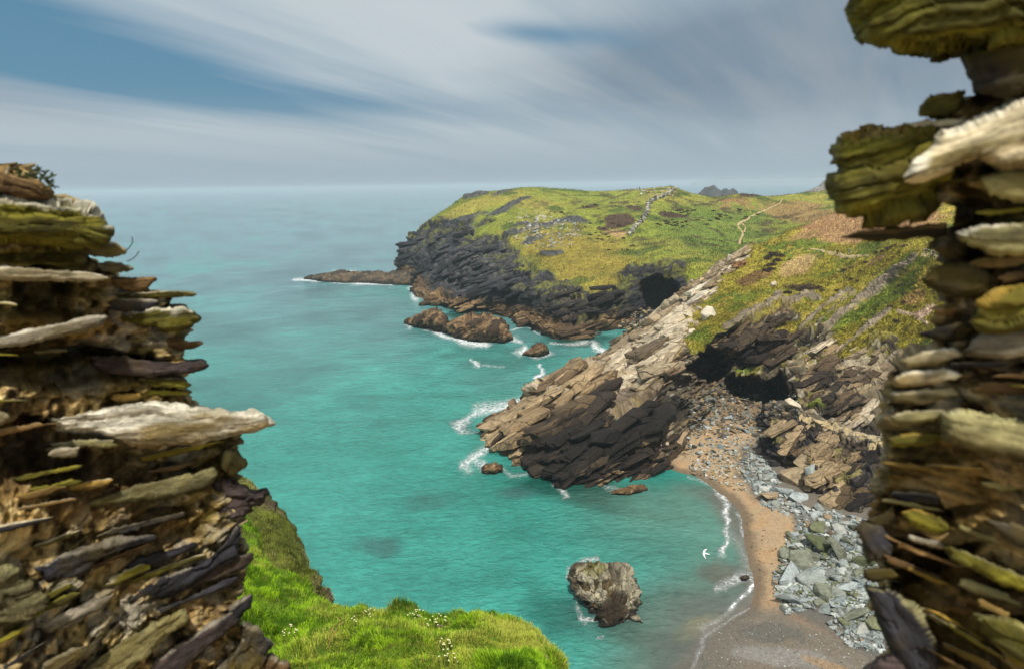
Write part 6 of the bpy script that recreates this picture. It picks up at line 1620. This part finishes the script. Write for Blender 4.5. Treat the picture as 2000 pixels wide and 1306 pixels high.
gull()

# ------------------------------------------------------------------ grass, flowers, stalks
def blades(name, surf, n, hmin, hmax, wd, seed, own=False, tuss=.9, pxr=(380, 1130), pyr=(900, 1330), tint=(S(84, 126, 14, .9), S(160, 200, 36, 1.0), S(186, 186, 84, 1.0)), bend=.5, dens=None):
    me = surf.data; nv = len(me.vertices); v = np.empty(nv * 3, np.float32); me.vertices.foreach_get('co', v); v = v.reshape(-1, 3).astype(float)
    nn = np.empty(nv * 3, np.float32); me.vertices.foreach_get('normal', nn); nn = nn.reshape(-1, 3)
    px, py = proj(v); ok = np.where((px > pxr[0]) & (px < pxr[1]) & (py > pyr[0]) & (py < pyr[1]) & (v[:, 1] > 1))[0]
    if own:
        rk = np.empty(nv, np.float32); me.attributes['rock'].data.foreach_get('value', rk); cl = np.empty(nv * 4, np.float32); me.color_attributes['Col'].data.foreach_get('color', cl); cl = cl.reshape(-1, 4)[:, :3]
        ok = ok[rk[ok] < .35]
    r_ = np.random.RandomState(seed); id_ = ok[r_.randint(len(ok), size=n)]
    p = v[id_] + r_.normal(0, .03, (n, 3)) * [1, 1, 0]; nm_ = nn[id_]
    t1 = fbm(p, tuss, 3, seed + 1); t2 = fbm(p, tuss * 2.6, 3, seed + 2); t3 = fbm(p, .5, 2, seed + 3)
    tu = sstep(-.05, .55, t1 + .3 * t2)
    hgt = (hmin + (hmax - hmin) * (.25 + .75 * tu)) * r_.uniform(.6, 1.2, n)
    dirn = r_.normal(0, 1, (n, 3)); dirn[:, 2] = 0
    flow = np.stack([fbm(p, tuss * 1.4, 2, seed + 5), fbm(p, tuss * 1.4, 2, seed + 6), t1 * 0], -1) * 1.6
    lean = (dirn * .35 + flow * .6 + nm_ * .7) * [1, 1, .3]; lean /= np.linalg.norm(lean, axis=1, keepdims=True) + 1e-6
    sd = np.stack([-dirn[:, 1], dirn[:, 0], dirn[:, 2]], 1); sd /= np.linalg.norm(sd, axis=1, keepdims=True) + 1e-6
    w_ = wd * r_.uniform(.6, 1.4, n)
    b0 = p - sd * w_[:, None] * .5 - nm_ * .02; b1 = p + sd * w_[:, None] * .5 - nm_ * .02
    mid = p + (np.array([0, 0, 1]) * .62 + lean * bend * .35) * hgt[:, None]
    m0 = mid - sd * w_[:, None] * .38; m1 = mid + sd * w_[:, None] * .38
    tip = p + (np.array([0, 0, 1]) * (.95 - bend * .35) + lean * bend) * hgt[:, None]
    V = np.stack([b0, b1, m1, m0, tip], 1).reshape(-1, 3)
    k = (np.arange(n) * 5)[:, None]
    F = np.concatenate([k + [0, 1, 2], k + [0, 2, 3], k + [3, 2, 4]], 1).reshape(-1, 3)
    c = np.ones((n, 3)) * tint[0]; c = mixc(c, sstep(-.3, .5, t2 + .25 * r_.normal(size=n)), tint[1]); c = mixc(c, .8 * sstep(.25, .6, t1 + .35 * r_.normal(size=n)), tint[0] * .75)
    c = mixc(c, .8 * sstep(.35, .7, t3 + .30 * r_.normal(size=n)), tint[2])
    if own: c = cl[id_] * [1.04, .98, 1.25] * (1 + .25 * t2[:, None]) * r_.uniform(.85, 1.2, (n, 1))
    c = c * r_.uniform(.75, 1.25, (n, 1))
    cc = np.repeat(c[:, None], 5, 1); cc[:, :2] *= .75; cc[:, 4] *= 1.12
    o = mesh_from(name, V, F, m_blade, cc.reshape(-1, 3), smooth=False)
    return tag(o, kind='stuff')
mm = NT('grass_blades'); at = mm.n('ShaderNodeAttribute'); at.attribute_name = 'Col'; mm.l(at.outputs['Color'], mm.b.inputs['Base Color']); mm.b.inputs['Roughness'].default_value = .7
mm.b.inputs['Specular IOR Level'].default_value = .25
tr = mm.n('ShaderNodeBsdfTranslucent'); mm.l(at.outputs['Color'], tr.inputs['Color']); mx = mm.n('ShaderNodeMixShader'); mx.inputs[0].default_value = .35
mm.l(mm.b.outputs[0], mx.inputs[1]); mm.l(tr.outputs[0], mx.inputs[2]); mm.l(mx.outputs[0], mm.out.inputs[0]); m_blade = mm.m
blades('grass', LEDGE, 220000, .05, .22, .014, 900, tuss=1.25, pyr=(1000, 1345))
blades('cliff_grass', SLOPE, 50000, .06, .20, .02, 920, tuss=1.5, tint=(S(76, 84, 20, .8), S(120, 128, 40, .85), S(186, 176, 120, .9)))

blades('heath_grass', PROM, 90000, .18, .75, .13, 940, own=True, tuss=.5, pxr=(1300, 1900), pyr=(380, 900))
blades('headland_grass', HEAD, 90000, .25, .95, .22, 960, own=True, tuss=.35, pxr=(800, 1700), pyr=(360, 620))
m_white = simple_mat('white_petals', S(226, 224, 176, .85), .7, 10, .05); m_stem = simple_mat('dry_stem', S(168, 140, 84, .9), .8, 10, .15); m_leaf = simple_mat('dark_leaf', S(52, 66, 30, .8), .8, 10, .2)
def flower_clump(x, y, n, spread, lab):
    h = cast(x, y, [LEDGE])
    if h is None: return
    b = np.array(h[0]); root = empty('flower_clump', b); tag(root, lab, 'flowers', None)
    V = []; F = []; Vs = []; Fs = []
    for i in range(n):
        q = np.array([rng.gauss(0, spread), rng.gauss(0, spread), 0]); hh = rng.uniform(.10, .30); top = q + [rng.gauss(0, .02), rng.gauss(0, .02), hh + .04]
        tube(Vs, Fs, q - [0, 0, .1], top, .004, 4)
        for j in range(6):
            a = j / 6 * 6.28; k = len(V); ca, sa = math.cos(a), math.sin(a); r = rng.uniform(.012, .018)
            V += [top, top + np.array([ca * r - sa * r * .5, sa * r + ca * r * .5, .006]), top + np.array([ca * r * 1.5, sa * r * 1.5, .012]), top + np.array([ca * r + sa * r * .5, sa * r - ca * r * .5, .006])]; F.append((k, k + 1, k + 2, k + 3))
    mk('petals', V, F, m_white, root); mk('stems', Vs, Fs, m_leaf, root)
for x, y, n, sp, lab in [(724, 1211, 9, .07, 'clump of white flowers on the ledge edge, nearest the dry stalk'), (818, 1218, 16, .12, 'wide clump of white flowers at the middle of the ledge edge'), (846, 1235, 8, .06, 'white flowers just below the middle of the ledge edge'),
                         (565, 1249, 12, .08, 'white flowers on the left of the ledge, by the wall'), (873, 1276, 9, .06, 'white flowers low in the middle of the ledge'), (882, 1296, 12, .09, 'white flowers at the very front of the ledge'),
                         (694, 1226, 4, .04, 'few white flowers under the tuft right of the stalk'), (860, 1222, 8, .08, 'white flowers around the pinkish stone at the ledge edge')]:
    flower_clump(x, y, n, sp, lab)
def stalk(x, y, tops, lab):
    h = cast(x, y, [LEDGE]); b = np.array(h[0]); root = empty('dry_stalk', b); tag(root, lab, 'plant')
    Yb = b[1]; V = []; F = []
    for line in tops:
        pts = [P(px, py, Y=Yb) for px, py in line]
        for i, (a, c) in enumerate(zip(pts[:-1], pts[1:])): tube(V, F, a, c, .011 * (1 - .15 * i), 5)
    mk('stem', V, F, m_stem, root, b)
stalk(640, 1264, [[(640, 1266), (646, 1248), (658, 1228), (664, 1212), (672, 1202), (680, 1196)], [(652, 1238), (650, 1224)], [(664, 1212), (658, 1204)], [(661, 1220), (672, 1214)]], 'tall bent dry stalk standing in the grass of the ledge')
stalk(644, 1250, [[(643, 1254), (643, 1240), (645, 1224)]], 'short straight dry stalk just left of the tall one')
stalk(826, 1290, [[(827, 1302), (827, 1290), (826, 1280)]], 'thin dry stem standing low in the middle of the ledge')
for x, y, s, lab in [(1060, 1293, 26, 'pinkish tan stone half buried at the right end of the grassy ledge'), (860, 1224, 17, 'pinkish upright stone at the ledge edge among white flowers'), (822, 1226, 12, 'small pinkish stone at the ledge edge, left of the upright one')]:
    put_stone(x, y, s, 'brown', lab, [LEDGE], flat=1.3, cat='stone', name='stone')

# sprigs on the wall tops
def sprig(lines, Yd, lab, leaf=True, r=.0012, seed=0):
    b = P(*lines[0][0], Y=Yd); root = empty('plant_sprig', b); tag(root, lab, 'plant'); V = []; F = []; VL = []; FL = []; r_ = random.Random(seed)
    for line in lines:
        pts = [P(px, py, Y=Yd) for px, py in line]
        for a, c in zip(pts[:-1], pts[1:]):
            tube(V, F, a, c, r, 5)
            if leaf:
                for k in range(7):
                    q = a + (c - a) * r_.random(); d = np.array([r_.gauss(0, 1), r_.gauss(0, 1), r_.gauss(0.6, 1)]); d /= np.linalg.norm(d); e = np.cross(d, [r_.gauss(0, 1), 1, r_.gauss(0, 1)]); e /= np.linalg.norm(e)
                    L = r_.uniform(.005, .010); i = len(VL); VL += [q, q + d * L * .5 + e * L * .22, q + d * L, q + d * L * .5 - e * L * .22]; FL.append((i, i + 1, i + 2, i + 3))
    mk('stem', V, F, m_leaf, root, b)
    if leaf: mk('leaves', VL, FL, m_leaf, root, b)
sprig([[(98, 366), (90, 354), (84, 346), (92, 333)], [(84, 348), (74, 334), (72, 332)], [(90, 354), (98, 345), (101, 347)], [(84, 350), (66, 345), (52, 343)], [(92, 356), (103, 361), (108, 366)]], .99, 'small dark leafy sprig on the top stone of the left wall', seed=3)
sprig([[(38, 346), (32, 334), (24, 330)], [(34, 340), (40, 332)]], .93, 'tiny pale tuft at the upper left corner, on the left wall', seed=4, r=.0008)
sprig([[(246, 490), (254, 482), (259, 474), (258, 463)]], 1.15, 'thin bare curved stem above a pale stone, the upper of two', leaf=False, r=.0008)
sprig([[(248, 511), (260, 505), (268, 497), (271, 491)]], 1.15, 'thin bare curved stem above a pale stone, the lower of two', leaf=False, r=.0008)
